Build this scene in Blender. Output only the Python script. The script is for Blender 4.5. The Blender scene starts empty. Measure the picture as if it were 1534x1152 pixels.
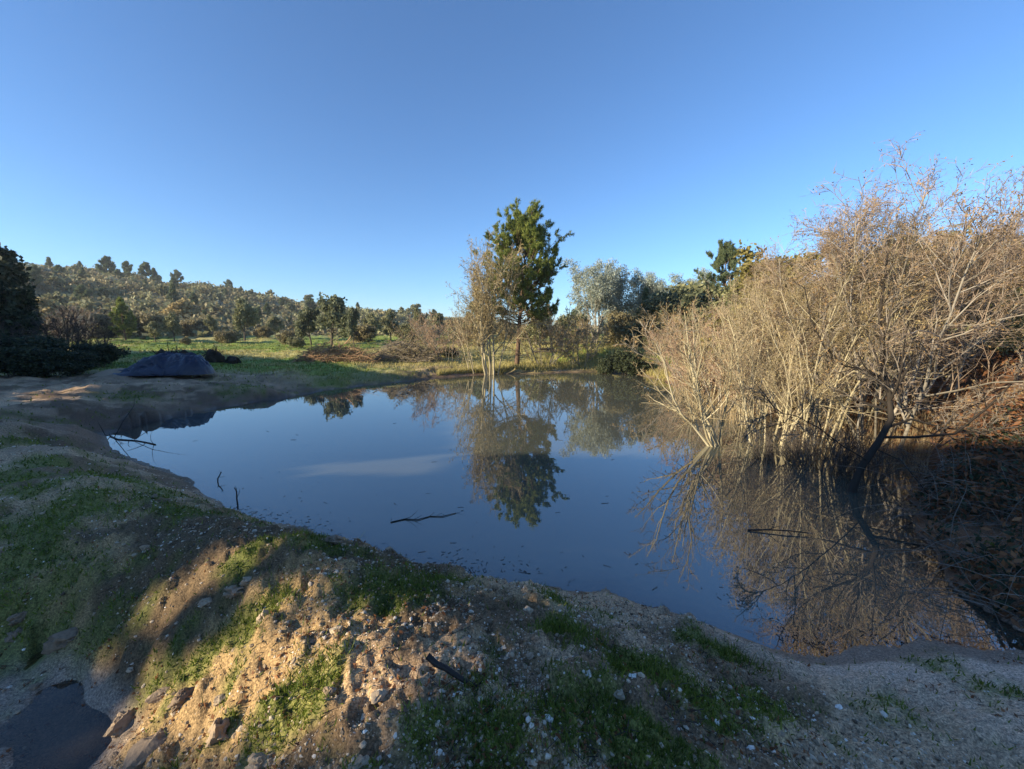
import bpy, math
import numpy as np
R = math.radians
SC = bpy.context.scene
COL = SC.collection

# ------------------------------------------------------------------ camera, sky, sun, exposure
CAM_H, PITCH, FPX, W0, H0 = 2.6, R(6.75), 600.0, 1534.0, 1152.0
cam = bpy.data.cameras.new('camera')
cam.lens = 36.0 * FPX / W0
cam.clip_start, cam.clip_end = 0.05, 6000
camo = bpy.data.objects.new('camera', cam)
camo.location = (0, 0, CAM_H)
camo.rotation_euler = (R(90) - PITCH, 0, 0)
COL.objects.link(camo)
SC.camera = camo

SUN_EL = R(17)
SD = np.array([0.90, 0.44]); SD = SD / np.linalg.norm(SD)        # horizontal travel of the light
SN = np.array([-SD[1], SD[0]])
world = bpy.data.worlds.new('World'); SC.world = world; world.use_nodes = True
nt = world.node_tree
sky = nt.nodes.new('ShaderNodeTexSky'); sky.sky_type = 'NISHITA'; sky.sun_disc = False
sky.sun_elevation = SUN_EL
sky.sun_rotation = math.atan2(-SD[0], -SD[1]) % (2 * math.pi)
sky.air_density, sky.dust_density, sky.ozone_density, sky.altitude = 1.0, 0.0, 6.0, 100
nt.links.new(sky.outputs[0], nt.nodes['Background'].inputs[0])
nt.nodes['Background'].inputs[1].default_value = 0.108
sun = bpy.data.lights.new('sun', 'SUN'); sun.energy = 4.8; sun.angle = R(0.5); sun.color = (1.0, 0.86, 0.60)
suno = bpy.data.objects.new('sun', sun); COL.objects.link(suno)
from mathutils import Vector
SDIR = np.array([SD[0] * math.cos(SUN_EL), SD[1] * math.cos(SUN_EL), -math.sin(SUN_EL)])
suno.rotation_euler = Vector(SDIR).to_track_quat('-Z', 'Y').to_euler()
suno.location = (-30, -15, 30)
vs = SC.view_settings
vs.view_transform = 'Standard'; vs.look = 'None'; vs.gamma = 1.0; vs.use_curve_mapping = False
vs.exposure = 1.18

# ------------------------------------------------------------------ helpers
rng = np.random.default_rng(11)
CP, SP = math.cos(PITCH), math.sin(PITCH)
def ray(px, py):
    v = (py - H0 / 2) / FPX
    return (px - W0 / 2) / FPX, CP - v * SP, -SP - v * CP
def at_z(px, py, z=0.0):
    x, y, d = ray(px, py); s = (z - CAM_H) / d
    return x * s, y * s
def at_y(px, py, Y):
    x, y, d = ray(px, py); s = Y / y
    return np.array([x * s, Y, CAM_H + d * s])
def to_px(P):
    X, Y, Z = P[..., 0], P[..., 1], P[..., 2] - CAM_H
    c = np.maximum(Y * CP - Z * SP, 1e-3); u = Y * SP + Z * CP
    return W0 / 2 + FPX * X / c, H0 / 2 - FPX * u / c, Y * CP - Z * SP

def _hash(ix, iy, seed):
    n = (ix * 374761393 + iy * 668265263 + seed * 974711) & 0xffffffff
    n = ((n ^ (n >> 13)) * 1274126177) & 0xffffffff
    return ((n ^ (n >> 16)) & 0xffff) / 65535.0
def vnoise(x, y, seed=0):
    x = np.asarray(x, float); y = np.asarray(y, float)
    ix = np.floor(x).astype(np.int64); iy = np.floor(y).astype(np.int64)
    fx = x - ix; fy = y - iy
    fx = fx * fx * fx * (fx * (fx * 6 - 15) + 10); fy = fy * fy * fy * (fy * (fy * 6 - 15) + 10)
    a = _hash(ix, iy, seed); b = _hash(ix + 1, iy, seed); c = _hash(ix, iy + 1, seed); d = _hash(ix + 1, iy + 1, seed)
    return ((a * (1 - fx) + b * fx) * (1 - fy) + (c * (1 - fx) + d * fx) * fy) * 2 - 1
def fbm(x, y, octv=4, seed=0, gain=0.5):
    s, a, f = 0, 1, 1
    for o in range(octv):
        s = s + a * vnoise(x * f + 17.3 * o, y * f - 9.1 * o, seed + o * 7); a *= gain; f *= 2.03
    return s
def sstep(a, b, x):
    t = np.clip((x - a) / (b - a), 0, 1); return t * t * (3 - 2 * t)
def norm(v):
    return v / np.maximum(np.linalg.norm(v, axis=-1, keepdims=True), 1e-9)

class G:
    """collects triangles and quads with a material index and a tint for each face"""
    def __init__(self): self.v = []; self.f = []; self.n = 0
    def add(self, V, F, mat=0, tint=0.5):
        V = np.asarray(V, float).reshape(-1, 3); F = np.asarray(F, np.int64)
        t = np.broadcast_to(np.asarray(tint, float), (len(F),))
        m = np.broadcast_to(np.asarray(mat, np.int32), (len(F),))
        self.v.append(V); self.f.append((F + self.n, m, t)); self.n += len(V)
        return self
    def mesh(self, name, mats, smooth=False):
        me = bpy.data.meshes.new(name)
        V = np.concatenate(self.v)
        me.vertices.add(len(V)); me.vertices.foreach_set('co', V.astype(np.float32).ravel())
        loops = np.concatenate([f.ravel() for f, _, _ in self.f]).astype(np.int32)
        sizes = np.concatenate([np.full(len(f), f.shape[1]) for f, _, _ in self.f])
        me.loops.add(len(loops)); me.loops.foreach_set('vertex_index', loops)
        me.polygons.add(len(sizes))
        me.polygons.foreach_set('loop_start', np.concatenate([[0], np.cumsum(sizes)[:-1]]).astype(np.int32))
        for m in mats: me.materials.append(m)
        me.polygons.foreach_set('material_index', np.concatenate([m for _, m, _ in self.f]).astype(np.int32))
        at = me.attributes.new('tint', 'FLOAT', 'FACE')
        at.data.foreach_set('value', np.concatenate([t for _, _, t in self.f]).astype(np.float32))
        me.polygons.foreach_set('use_smooth', np.full(len(sizes), smooth))
        me.update(calc_edges=True)
        return me

def obj(name, me, parent=None, loc=None, rot=0.0, scale=None, label=None, cat=None, group=None, kind=None):
    o = bpy.data.objects.new(name, me); COL.objects.link(o)
    if parent is not None: o.parent = parent
    if loc is not None: o.location = tuple(float(q) for q in loc)
    if np.ndim(rot) == 0: o.rotation_euler = (0, 0, float(rot))
    else: o.rotation_euler = tuple(float(q) for q in rot)
    if scale is not None: o.scale = (scale,) * 3 if np.ndim(scale) == 0 else tuple(float(q) for q in scale)
    for k, v in (('label', label), ('category', cat), ('group', group), ('kind', kind)):
        if v: o[k] = v
    return o
def thing(name, parts, loc, rot=0.0, scale=1.0, label=None, cat=None, group=None):
    root = obj(name, None, None, loc, rot, scale, label, cat, group)
    root.empty_display_size = 0.2
    for pn, me in parts: obj(pn, me, root)
    return root

# ------------------------------------------------------------------ materials
def new_mat(name):
    m = bpy.data.materials.new(name); m.use_nodes = True
    t = m.node_tree; t.nodes.clear(); out = t.nodes.new('ShaderNodeOutputMaterial')
    return m, t, out
def N(t, typ, **kw):
    n = t.nodes.new(typ)
    for k, v in kw.items():
        if k in n.inputs: n.inputs[k].default_value = v
        else: setattr(n, k, v)
    return n
def mixc(t, fac, a, b, blend='MIX'):
    n = t.nodes.new('ShaderNodeMix'); n.data_type = 'RGBA'; n.blend_type = blend
    for i, x in ((0, fac), (6, a), (7, b)):
        if hasattr(x, 'is_output'): t.links.new(x, n.inputs[i])
        else: n.inputs[i].default_value = x if i == 0 else (*x, 1)[:4]
    return n.outputs[2]
def bark(name, c1, c2, scale=8.0, rough=0.9, bump=0.4):
    m, t, out = new_mat(name)
    tc = N(t, 'ShaderNodeTexCoord'); mp = N(t, 'ShaderNodeMapping'); mp.inputs['Scale'].default_value = (1, 1, 0.3)
    t.links.new(tc.outputs['Object'], mp.inputs[0])
    no = N(t, 'ShaderNodeTexNoise', Scale=scale, Detail=5.0, Roughness=0.65); t.links.new(mp.outputs[0], no.inputs['Vector'])
    at = N(t, 'ShaderNodeAttribute', attribute_name='tint')
    ad = N(t, 'ShaderNodeMath', operation='ADD'); t.links.new(no.outputs[0], ad.inputs[0]); t.links.new(at.outputs['Fac'], ad.inputs[1])
    sb = N(t, 'ShaderNodeMath', operation='SUBTRACT', use_clamp=True); t.links.new(ad.outputs[0], sb.inputs[0]); sb.inputs[1].default_value = 0.5
    bs = N(t, 'ShaderNodeBsdfPrincipled', Roughness=rough); bs.inputs['Specular IOR Level'].default_value = 0.25
    t.links.new(mixc(t, sb.outputs[0], c1, c2), bs.inputs['Base Color'])
    bp = N(t, 'ShaderNodeBump', Strength=bump, Distance=0.02); t.links.new(no.outputs[0], bp.inputs['Height']); t.links.new(bp.outputs[0], bs.inputs['Normal'])
    t.links.new(bs.outputs[0], out.inputs[0]); return m
def leaf(name, c1, c2, trans=0.3, patch=0.0):
    m, t, out = new_mat(name)
    at = N(t, 'ShaderNodeAttribute', attribute_name='tint')
    col = mixc(t, at.outputs['Fac'], c1, c2)
    d = N(t, 'ShaderNodeBsdfPrincipled', Roughness=0.6); d.inputs['Specular IOR Level'].default_value = 0.25; t.links.new(col, d.inputs['Base Color'])
    tr = N(t, 'ShaderNodeBsdfTranslucent'); t.links.new(col, tr.inputs[0])
    mx = N(t, 'ShaderNodeMixShader'); mx.inputs[0].default_value = trans
    t.links.new(d.outputs[0], mx.inputs[1]); t.links.new(tr.outputs[0], mx.inputs[2]); t.links.new(mx.outputs[0], out.inputs[0])
    return m

M = {}
M['pine_bark'] = bark('pine_bark', (.085, .055, .038), (.20, .13, .09), 9)
M['dark_bark'] = bark('dark_bark', (.05, .04, .032), (.14, .115, .09), 10)
M['black_bark'] = bark('black_bark', (.018, .014, .011), (.06, .048, .038), 10)
M['grey_bark'] = bark('grey_bark', (.16, .14, .11), (.34, .30, .25), 9)
M['pale_bark'] = bark('pale_bark', (.24, .20, .12), (.46, .40, .27), 9)
M['tan_twig'] = bark('tan_twig', (.13, .10, .055), (.33, .26, .15), 4, bump=0)
M['pink_twig'] = bark('pink_twig', (.20, .13, .085), (.42, .29, .20), 4, bump=0)
M['mauve_twig'] = bark('mauve_twig', (.14, .10, .072), (.34, .26, .195), 4, bump=0)
M['beige_twig'] = bark('beige_twig', (.155, .12, .08), (.37, .30, .205), 4, bump=0)
M['grey_twig'] = bark('grey_twig', (.09, .075, .06), (.25, .21, .17), 4, bump=0)
M['dark_twig'] = bark('dark_twig', (.03, .024, .02), (.09, .07, .06), 4, bump=0)
M['wet_wood'] = bark('wet_wood', (.012, .010, .009), (.05, .04, .035), 12, rough=0.55)
M['pine_leaf'] = leaf('pine_leaf', (.07, .11, .025), (.30, .33, .08), .4)
M['far_pine_leaf'] = leaf('far_pine_leaf', (.075, .105, .055), (.19, .225, .11), .35)
M['oak_leaf'] = leaf('oak_leaf', (.07, .085, .05), (.21, .22, .12), .35)
M['dark_leaf'] = leaf('dark_leaf', (.022, .032, .018), (.075, .09, .045), .25)
M['olive_leaf'] = leaf('olive_leaf', (.12, .13, .06), (.30, .29, .15), .3)
M['euc_leaf'] = leaf('euc_leaf', (.22, .25, .21), (.46, .49, .41), .4)
M['yellow_leaf'] = leaf('yellow_leaf', (.13, .12, .035), (.30, .25, .08), .35)
M['dry_leaf'] = leaf('dry_leaf', (.19, .12, .05), (.42, .28, .14), .35)
M['bracken'] = leaf('bracken', (.15, .06, .028), (.36, .17, .075), .3)
M['scrub'] = leaf('scrub', (.15, .125, .07), (.34, .29, .155), .3)
M['scrub_green'] = leaf('scrub_green', (.13, .13, .07), (.30, .29, .15), .25)
M['grass'] = leaf('grass', (.06, .095, .015), (.22, .26, .04), .35)
M['dry_grass'] = leaf('dry_grass', (.24, .21, .07), (.50, .43, .18), .4)
M['reed'] = leaf('reed', (.24, .17, .09), (.46, .36, .22), .3)
M['gold_leaf'] = leaf('gold_leaf', (.26, .19, .08), (.48, .38, .18), .3)

def stone_mat(name, ramp):
    m, t, out = new_mat(name)
    at = N(t, 'ShaderNodeAttribute', attribute_name='tint')
    cr = N(t, 'ShaderNodeValToRGB'); t.links.new(at.outputs['Fac'], cr.inputs[0])
    e = cr.color_ramp.elements
    while len(e) < len(ramp): e.new(0.5)
    for el, (p, c) in zip(e, ramp): el.position = p; el.color = (*c, 1)
    tc = N(t, 'ShaderNodeTexCoord'); no = N(t, 'ShaderNodeTexNoise', Scale=40.0, Detail=4.0); t.links.new(tc.outputs['Object'], no.inputs['Vector'])
    mu = N(t, 'ShaderNodeMath', operation='MULTIPLY_ADD'); t.links.new(no.outputs[0], mu.inputs[0]); mu.inputs[1].default_value = 1.0; mu.inputs[2].default_value = 0.5
    bs = N(t, 'ShaderNodeBsdfPrincipled', Roughness=0.85)
    cb = N(t, 'ShaderNodeVectorMath', operation='SCALE'); t.links.new(cr.outputs[0], cb.inputs[0]); t.links.new(mu.outputs[0], cb.inputs['Scale'])
    t.links.new(cb.outputs[0], bs.inputs['Base Color'])
    bp = N(t, 'ShaderNodeBump', Strength=0.6, Distance=0.01); t.links.new(no.outputs[0], bp.inputs['Height']); t.links.new(bp.outputs[0], bs.inputs['Normal'])
    t.links.new(bs.outputs[0], out.inputs[0]); return m
M['gravel'] = stone_mat('gravel', [(0, (.10, .07, .045)), (.35, (.34, .25, .16)), (.7, (.58, .48, .36)), (1.0, (.78, .73, .66))])
M['clod'] = stone_mat('clod', [(0, (.13, .085, .055)), (.5, (.32, .23, .15)), (1.0, (.52, .42, .29))])

# ------------------------------------------------------------------ terrain
SHORE_PX = [(145, 655), (168, 676), (210, 692), (250, 706), (285, 722), (318, 742), (345, 764), (380, 777), (430, 790), (480, 804),
            (530, 818), (580, 834), (625, 846), (650, 850), (700, 862), (745, 872), (800, 878), (850, 884), (893, 884), (906, 873), (922, 886),
            (960, 902), (1040, 925), (1100, 946), (1150, 966), (1200, 982), (1240, 990), (1300, 986), (1360, 976), (1385, 962), (1410, 968),
            (1470, 980), (1534, 986), (1640, 1000), (1700, 985), (1600, 955), (1534, 938), (1480, 912), (1435, 880), (1400, 840), (1370, 800),
            (1365, 750), (1375, 715), (1350, 690), (1280, 668), (1200, 645), (1130, 622), (1070, 600), (1020, 581), (985, 569), (950, 561), (900, 557.5),
            (850, 558), (800, 560), (750, 560), (700, 563), (650, 567), (600, 572), (550, 577), (500, 583), (450, 591), (400, 599), (350, 608), (300, 617),
            (255, 626), (215, 634), (180, 643)]
POLY = np.array([at_z(*p) for p in SHORE_PX])
def poly_sd(x, y, poly=POLY):
    x = np.asarray(x, float); y = np.asarray(y, float); sh = x.shape; x = x.ravel(); y = y.ravel()
    d2 = np.full(x.shape, 1e18); ins = np.zeros(x.shape, bool); n = len(poly)
    for i in range(n):
        ax, ay = poly[i]; bx, by = poly[(i + 1) % n]; ex, ey = bx - ax, by - ay
        t = np.clip(((x - ax) * ex + (y - ay) * ey) / (ex * ex + ey * ey + 1e-12), 0, 1)
        d2 = np.minimum(d2, (x - ax - t * ex) ** 2 + (y - ay - t * ey) ** 2)
        c = (ay > y) != (by > y)
        if ay != by: ins ^= c & (x < ex * (y - ay) / (by - ay) + ax)
    return (np.sqrt(d2) * np.where(ins, -1, 1)).reshape(sh)

CTRL_PX = [(767, 1152, .95), (1000, 1152, .82), (1250, 1152, .60), (1534, 1152, .38), (500, 1145, .90), (380, 1150, .66), (270, 1130, .34), (135, 1130, -.05), (0, 1140, .11), (195, 1100, .24), (105, 1055, -.04), (60, 990, .0),
           (0, 1060, .10), (0, 985, .06), (40, 1050, .10), (125, 985, .22), (40, 940, .30), (0, 900, .42), (200, 1030, .22), (170, 950, .38), (300, 980, .56), (230, 900, .58), (120, 870, .56),
           (400, 930, .80), (500, 900, .93), (450, 1010, .84), (620, 960, .98), (800, 960, .88), (950, 990, .74), (1100, 1060, .62), (1300, 1090, .46), (1480, 1110, .34),
           (1050, 975, .42), (1200, 1030, .36), (1380, 1020, .17), (1500, 1030, .16), (430, 820, .93), (560, 862, .88), (340, 785, .86), (660, 880, .74), (760, 895, .62), (880, 905, .45),
           (240, 740, .80), (150, 720, .80), (60, 760, .72), (0, 800, .66), (100, 680, .78), (0, 690, .80), (40, 640, .85), (110, 640, .55), (0, 610, .75), (130, 600, .62),
           (200, 612, .5), (220, 606, .55), (300, 596, .52), (400, 578, .5), (500, 566, .42), (600, 560, .32), (250, 580, .6), (350, 565, .6), (480, 552, .6), (650, 560, .2)]
CTRL_W = [(-16, 24, .7), (-30, 24, .9), (-24, 38, 1.0), (-45, 45, 1.4), (-1.5, 31.5, .25), (0.5, 28.5, .22), (0, 34, .6), (0, 42, 1.5), (10, 40, 1.7), (5, 34, .7), (20, 38, 1.8), (-10, 36, .9), (-10, 50, 1.5),
          (-40, 75, 2.2), (0, 75, 2.7), (40, 75, 3), (-60, 40, 1.6), (-5, -4, .2), (4, -3, .7), (0, -1, 1.0), (-20, -8, .5), (20, 0, 2), (-14, 4, .45), (0, -30, 1.5), (-30, 0, .9),
          (7.6, 4.6, .6), (9.5, 5.5, 1.2), (8.8, 7.5, .9), (10.5, 8.6, 1.6), (14, 12, 2.3), (14, 4, 1.6), (10.5, 12, .7), (13, 17, 1.4), (14, 26, 1.5), (9.5, 30, .6), (12, 33, 1.3), (5, 2.0, .3), (7, 0, .6),
          (60, 20, 4), (-80, -10, 2), (30, 20, 3)]
pts, zs = [], []
for px, py, z in CTRL_PX: pts.append(at_z(px, py, z)); zs.append(z)
for x, y, z in CTRL_W: pts.append((x, y)); zs.append(z)
for i in range(0, len(POLY)): pts.append(POLY[i]); zs.append(0.0)
for p in [(500, 700), (767, 700), (900, 800), (1150, 850), (700, 620), (400, 650), (1000, 700), (1350, 900)]: pts.append(at_z(*p)); zs.append(-0.6)
pts = np.array(pts); zs = np.array(zs)
def lp(x, y):
    r = np.hypot(x, y)
    return np.stack([np.arctan2(x, y) * 1.0, np.log(r + 0.5)], -1)
CQ = lp(pts[:, 0], pts[:, 1])
_K = np.linalg.norm(CQ[:, None] - CQ[None], axis=-1)
_A = np.block([[_K + 1e-6 * np.eye(len(CQ)), np.ones((len(CQ), 1))], [np.ones((1, len(CQ))), np.zeros((1, 1))]])
_W = np.linalg.solve(_A, np.concatenate([zs, [0]]))
SKY_X = [-600, 0, 60, 150, 300, 400, 500, 600, 700, 800, 1000, 1534, 2200]
SKY_T = [.125, .118, .112, .108, .097, .086, .066, .049, .038, .028, .020, .02, .02]
def height(x, y, noise=True, want_sd=False):
    x = np.asarray(x, float); y = np.asarray(y, float); sh = x.shape; x = x.ravel(); y = y.ravel()
    z = np.empty(len(x))
    for i in range(0, len(x), 40000):
        q = lp(x[i:i + 40000], y[i:i + 40000])
        z[i:i + 40000] = np.linalg.norm(q[:, None] - CQ[None], axis=-1) @ _W[:-1] + _W[-1]
    r = np.hypot(x, y)
    f = sstep(70, 130, r); z = np.clip(z, -1.2, 4.5) * (1 - f) + 2.6 * f
    th = np.arctan2(x, y); pxs = W0 / 2 + FPX * np.tan(np.clip(th, -1.2, 1.2))
    z += np.interp(pxs, SKY_X, SKY_T) * 300 * sstep(85, 320, r) * np.where(np.abs(th) < 1.7, 1, .3)
    z += sstep(90, 200, r) * 3.0 * fbm(x / 55, y / 55, 3, 5)
    sd = poly_sd(x, y)
    if noise:
        nr = np.minimum(1, 8 / (r + 1e-6))
        sd = sd + 0.10 * fbm(x / .9, y / .9, 3, 21) * (1 + .6 * sstep(6, 20, r))
        rough = sstep(0, .5, sd) * (1 - .7 * sstep(.2, .9, x / 6) * sstep(8, 3, y) * (1 - sstep(.6, 1.6, sd)))
        n = 0.06 * fbm(x / .75, y / .75, 3, 31) + 0.042 * np.abs(fbm(x / .30, y / .30, 4, 37)) + .030 * fbm(x / .13, y / .13, 3, 39, .65) * sstep(9, 5, r) + .016 * fbm(x / .06, y / .06, 2, 43) * nr
        n += (0.10 * fbm(x / 3.1, y / 3.1, 3, 51) + .07 * fbm(x / .9, y / .9, 3, 53)) * sstep(6, 14, r)
        gul = sstep(.32, .14, z) * sstep(-1.2, -1.8, x) * sstep(6, 4, r)
        z = z + n * rough * (1 - .75 * gul)
        z = z + sstep(40, 80, r) * .35 * fbm(x / 7, y / 7, 3, 61)
    land = np.maximum(z, .015 + .20 * np.clip(sd, 0, .6) * sstep(2.2, 1.2, sd) - .3 * sstep(1.6, 2.4, sd)); bed = np.minimum(z, -.015 - .22 * np.clip(-sd, 0, 3))
    z = np.where(sd > 0, land, bed)
    z = np.maximum(z, -1.3)
    if want_sd: return z.reshape(sh), sd.reshape(sh)
    return z.reshape(sh)
def h1(x, y): return float(height(np.array([x]), np.array([y]))[0])

HALF = R(58)
th = np.concatenate([np.linspace(-HALF, HALF, 640), np.linspace(HALF, 2 * math.pi - HALF, 90)[1:-1]])
rr = [0.35]
while rr[-1] < 2600: rr.append(rr[-1] * (1.013 if rr[-1] < 14 else 1.016 if rr[-1] < 60 else 1.035))
rr = np.array(rr)
TH, RR = np.meshgrid(th, rr)
GX, GY = RR * np.sin(TH), RR * np.cos(TH)
GZ, GS = height(GX, GY, True, True)
nr_, nt_ = GX.shape

def blob(x, y, pts, rad):
    """soft patches around pixel spots (px, py, ground z, radius in metres)"""
    s = np.zeros(x.shape)
    for px, py, z, r in pts:
        cx, cy = at_z(px, py, z); s = np.maximum(s, 1 - np.hypot(x - cx, y - cy) / (r * rad))
    return s
GREEN_PX = [(60, 790, .66, 1.1), (20, 850, .55, .8), (130, 760, .7, 1.0), (40, 720, .8, 1.0), (210, 720, .8, .8), (160, 700, .8, .7), (285, 750, .8, .7), (90, 690, .8, .8), (440, 810, .92, .45), (400, 815, .92, .4), (120, 850, .58, .7),
            (430, 890, .86, .42), (390, 915, .8, .3), (610, 880, .85, .35), (560, 880, .85, .3), (660, 870, .7, .25), (870, 960, .8, .22), (830, 950, .8, .16), (1000, 1060, .66, .3), (940, 1040, .7, .28), (1080, 985, .4, .22), (1110, 990, .4, .14), (820, 890, .5, .2), (1040, 965, .4, .2),
            (720, 1040, .9, .2), (730, 1110, .9, .28), (860, 1100, .85, .22), (450, 1020, .84, .3), (470, 1010, .84, .2), (290, 1010, .5, .22), (350, 1030, .55, .2), (1150, 1090, .6, .2), (690, 980, .9, .2), (950, 1130, .8, .25), (250, 1070, .35, .12), (1250, 1110, .5, .15),
            (330, 1090, .55, .12), (640, 1120, .9, .15), (260, 620, .5, .8), (60, 615, .75, 1.0), (120, 625, .6, .9), (30, 660, .8, .9), (200, 590, .6, 1.2), (300, 600, .5, 1.0), (440, 580, .5, 1.6), (360, 575, .6, 1.6), (500, 565, .5, 1.5)]
def masks(x, y, z, sd):
    r = np.hypot(x, y)
    g = blob(x, y, GREEN_PX, 1.2) + .62 * fbm(x / .35, y / .35, 3, 71) * np.minimum(1, .4 + 4 / (r + 1)) + .12 * fbm(x / .08, y / .08, 2, 73)
    g = sstep(.1, .95, g) * sstep(.03, .25, sd)
    far = sstep(26, 34, r + 2.5 * fbm(x / 4, y / 4, 3, 77))
    far = np.maximum(far, sstep(18, 24, y + 1.5 * fbm(x / 3, y / 3, 3, 78)) * sstep(-4, -12, x) * sstep(17, 24, r))
    wet = sstep(.22, .02, sd + .12 * fbm(x / .5, y / .5, 3, 81)) * (sd > -5)
    beach = sstep(.6, 1.6, x / 1.6 + 0 * y) * sstep(1.5, .3, sd + .3 * fbm(x / .6, y / .6, 3, 83)) * sstep(7, 5, y)
    gul = sstep(.26, .13, z) * sstep(-1.2, -1.8, x) * sstep(6, 4, r)
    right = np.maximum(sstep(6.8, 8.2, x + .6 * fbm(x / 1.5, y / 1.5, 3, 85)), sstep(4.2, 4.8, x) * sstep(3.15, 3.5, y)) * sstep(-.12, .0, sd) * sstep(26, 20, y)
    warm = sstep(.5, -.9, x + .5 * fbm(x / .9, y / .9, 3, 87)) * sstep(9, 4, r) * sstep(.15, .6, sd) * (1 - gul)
    return g, far, wet, beach, gul, right, warm
def mix3(a, b, m): return a + (np.asarray(b) - a) * m[..., None]
g_, far_, wet_, beach_, gul_, right_, warm_ = masks(GX, GY, GZ, GS)
n1 = fbm(GX / .8, GY / .8, 4, 91); n2 = fbm(GX / .25, GY / .25, 3, 93)
A = np.zeros(GX.shape + (3,)) + np.array([.27, .215, .145])
A = A * (1 + .18 * n1 + .16 * n2)[..., None]
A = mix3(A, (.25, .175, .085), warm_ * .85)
A = mix3(A, (.075, .055, .034), .85 * sstep(-.1, .5, n1 + .4 * n2) * (1 - beach_))
A = mix3(A, (.31, .265, .215), beach_ * .85)
A = mix3(A, (.13, .12, .105), gul_ * .85)
bankd = sstep(8.5, 10.5, GY - .2 * GX) * sstep(1.6, .7, GS) * sstep(.0, .2, GS) * (GX < 3)
A = mix3(A, (.10, .075, .055), bankd * .75)
A = mix3(A, (.080, .105, .024), g_ * .8)
fg = np.zeros(GX.shape + (3,)) + np.array([.30, .265, .10])
fg = mix3(fg, (.15, .20, .035), sstep(-.25, .35, fbm(GX / 6, GY / 6, 3, 95) + sstep(-3, -20, GX) * .55 - .15))
fg = fg * (1 + .25 * fbm(GX / .7, GY / .7, 3, 96))[..., None]
hillc = np.zeros(GX.shape + (3,)) + np.array([.19, .165, .09])
hillc = mix3(hillc, (.30, .27, .13), sstep(.1, .6, fbm(GX / 22, GY / 22, 4, 97)))
hillc = mix3(hillc, (.11, .12, .065), sstep(.1, .5, fbm(GX / 12, GY / 12, 4, 98)))
fg = mix3(fg, (0, 0, 0), sstep(85, 110, RR)) + hillc * sstep(85, 110, RR)[..., None]
A = A * (1 - far_)[..., None] + fg * far_[..., None]
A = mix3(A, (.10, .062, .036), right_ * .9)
A = A * (1 - .55 * wet_)[..., None]
A = np.where((GS < 0)[..., None], np.array([.055, .047, .042]) * (1 + .3 * n1)[..., None], A)
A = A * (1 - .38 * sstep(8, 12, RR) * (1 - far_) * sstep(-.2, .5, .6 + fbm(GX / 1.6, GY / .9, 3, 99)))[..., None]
A = np.clip(A * ((np.array([1.34, 1.22, 1.12]) + (1 - warm_)[..., None] * np.array([.66, .48, .42])) * (1 - far_)[..., None] + 1.3 * far_[..., None]), .01, .75)  # colour raised outside the warm slope, standing in for fill light in the shade

gm, t, out = new_mat('ground_soil')
va = N(t, 'ShaderNodeVertexColor', layer_name='albedo')
tc = N(t, 'ShaderNodeTexCoord')
no = N(t, 'ShaderNodeTexNoise', Scale=55.0, Detail=6.0, Roughness=0.7); t.links.new(tc.outputs['Object'], no.inputs['Vector'])
vo = N(t, 'ShaderNodeTexVoronoi', Scale=130.0); t.links.new(tc.outputs['Object'], vo.inputs['Vector'])
mr = N(t, 'ShaderNodeMapRange'); t.links.new(no.outputs[0], mr.inputs[0])
for i, v in ((1, .3), (2, .72), (3, .45), (4, 1.6)): mr.inputs[i].default_value = v
sc = N(t, 'ShaderNodeVectorMath', operation='SCALE'); t.links.new(va.outputs[0], sc.inputs[0]); t.links.new(mr.outputs[0], sc.inputs['Scale'])
sepc = N(t, 'ShaderNodeSeparateColor'); t.links.new(vo.outputs['Color'], sepc.inputs[0])
mr2 = N(t, 'ShaderNodeMapRange'); t.links.new(sepc.outputs[0], mr2.inputs[0])
for i, v in ((1, 0), (2, 1), (3, .6), (4, 1.4)): mr2.inputs[i].default_value = v
sc2 = N(t, 'ShaderNodeVectorMath', operation='SCALE'); t.links.new(sc.outputs[0], sc2.inputs[0]); t.links.new(mr2.outputs[0], sc2.inputs['Scale'])
bs = N(t, 'ShaderNodeBsdfPrincipled', Roughness=0.92); bs.inputs['Specular IOR Level'].default_value = .25
t.links.new(sc2.outputs[0], bs.inputs['Base Color'])
wa = N(t, 'ShaderNodeAttribute', attribute_name='wet')
rm = N(t, 'ShaderNodeMapRange'); t.links.new(wa.outputs['Fac'], rm.inputs[0]); rm.inputs[3].default_value = .92; rm.inputs[4].default_value = .45; t.links.new(rm.outputs[0], bs.inputs['Roughness'])
b1 = N(t, 'ShaderNodeBump', Strength=0.7, Distance=0.012); t.links.new(no.outputs[0], b1.inputs['Height'])
b2 = N(t, 'ShaderNodeBump', Strength=0.3, Distance=0.005, invert=True); t.links.new(vo.outputs['Distance'], b2.inputs['Height']); t.links.new(b1.outputs[0], b2.inputs['Normal'])
t.links.new(b2.outputs[0], bs.inputs['Normal']); t.links.new(bs.outputs[0], out.inputs[0])

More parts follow.
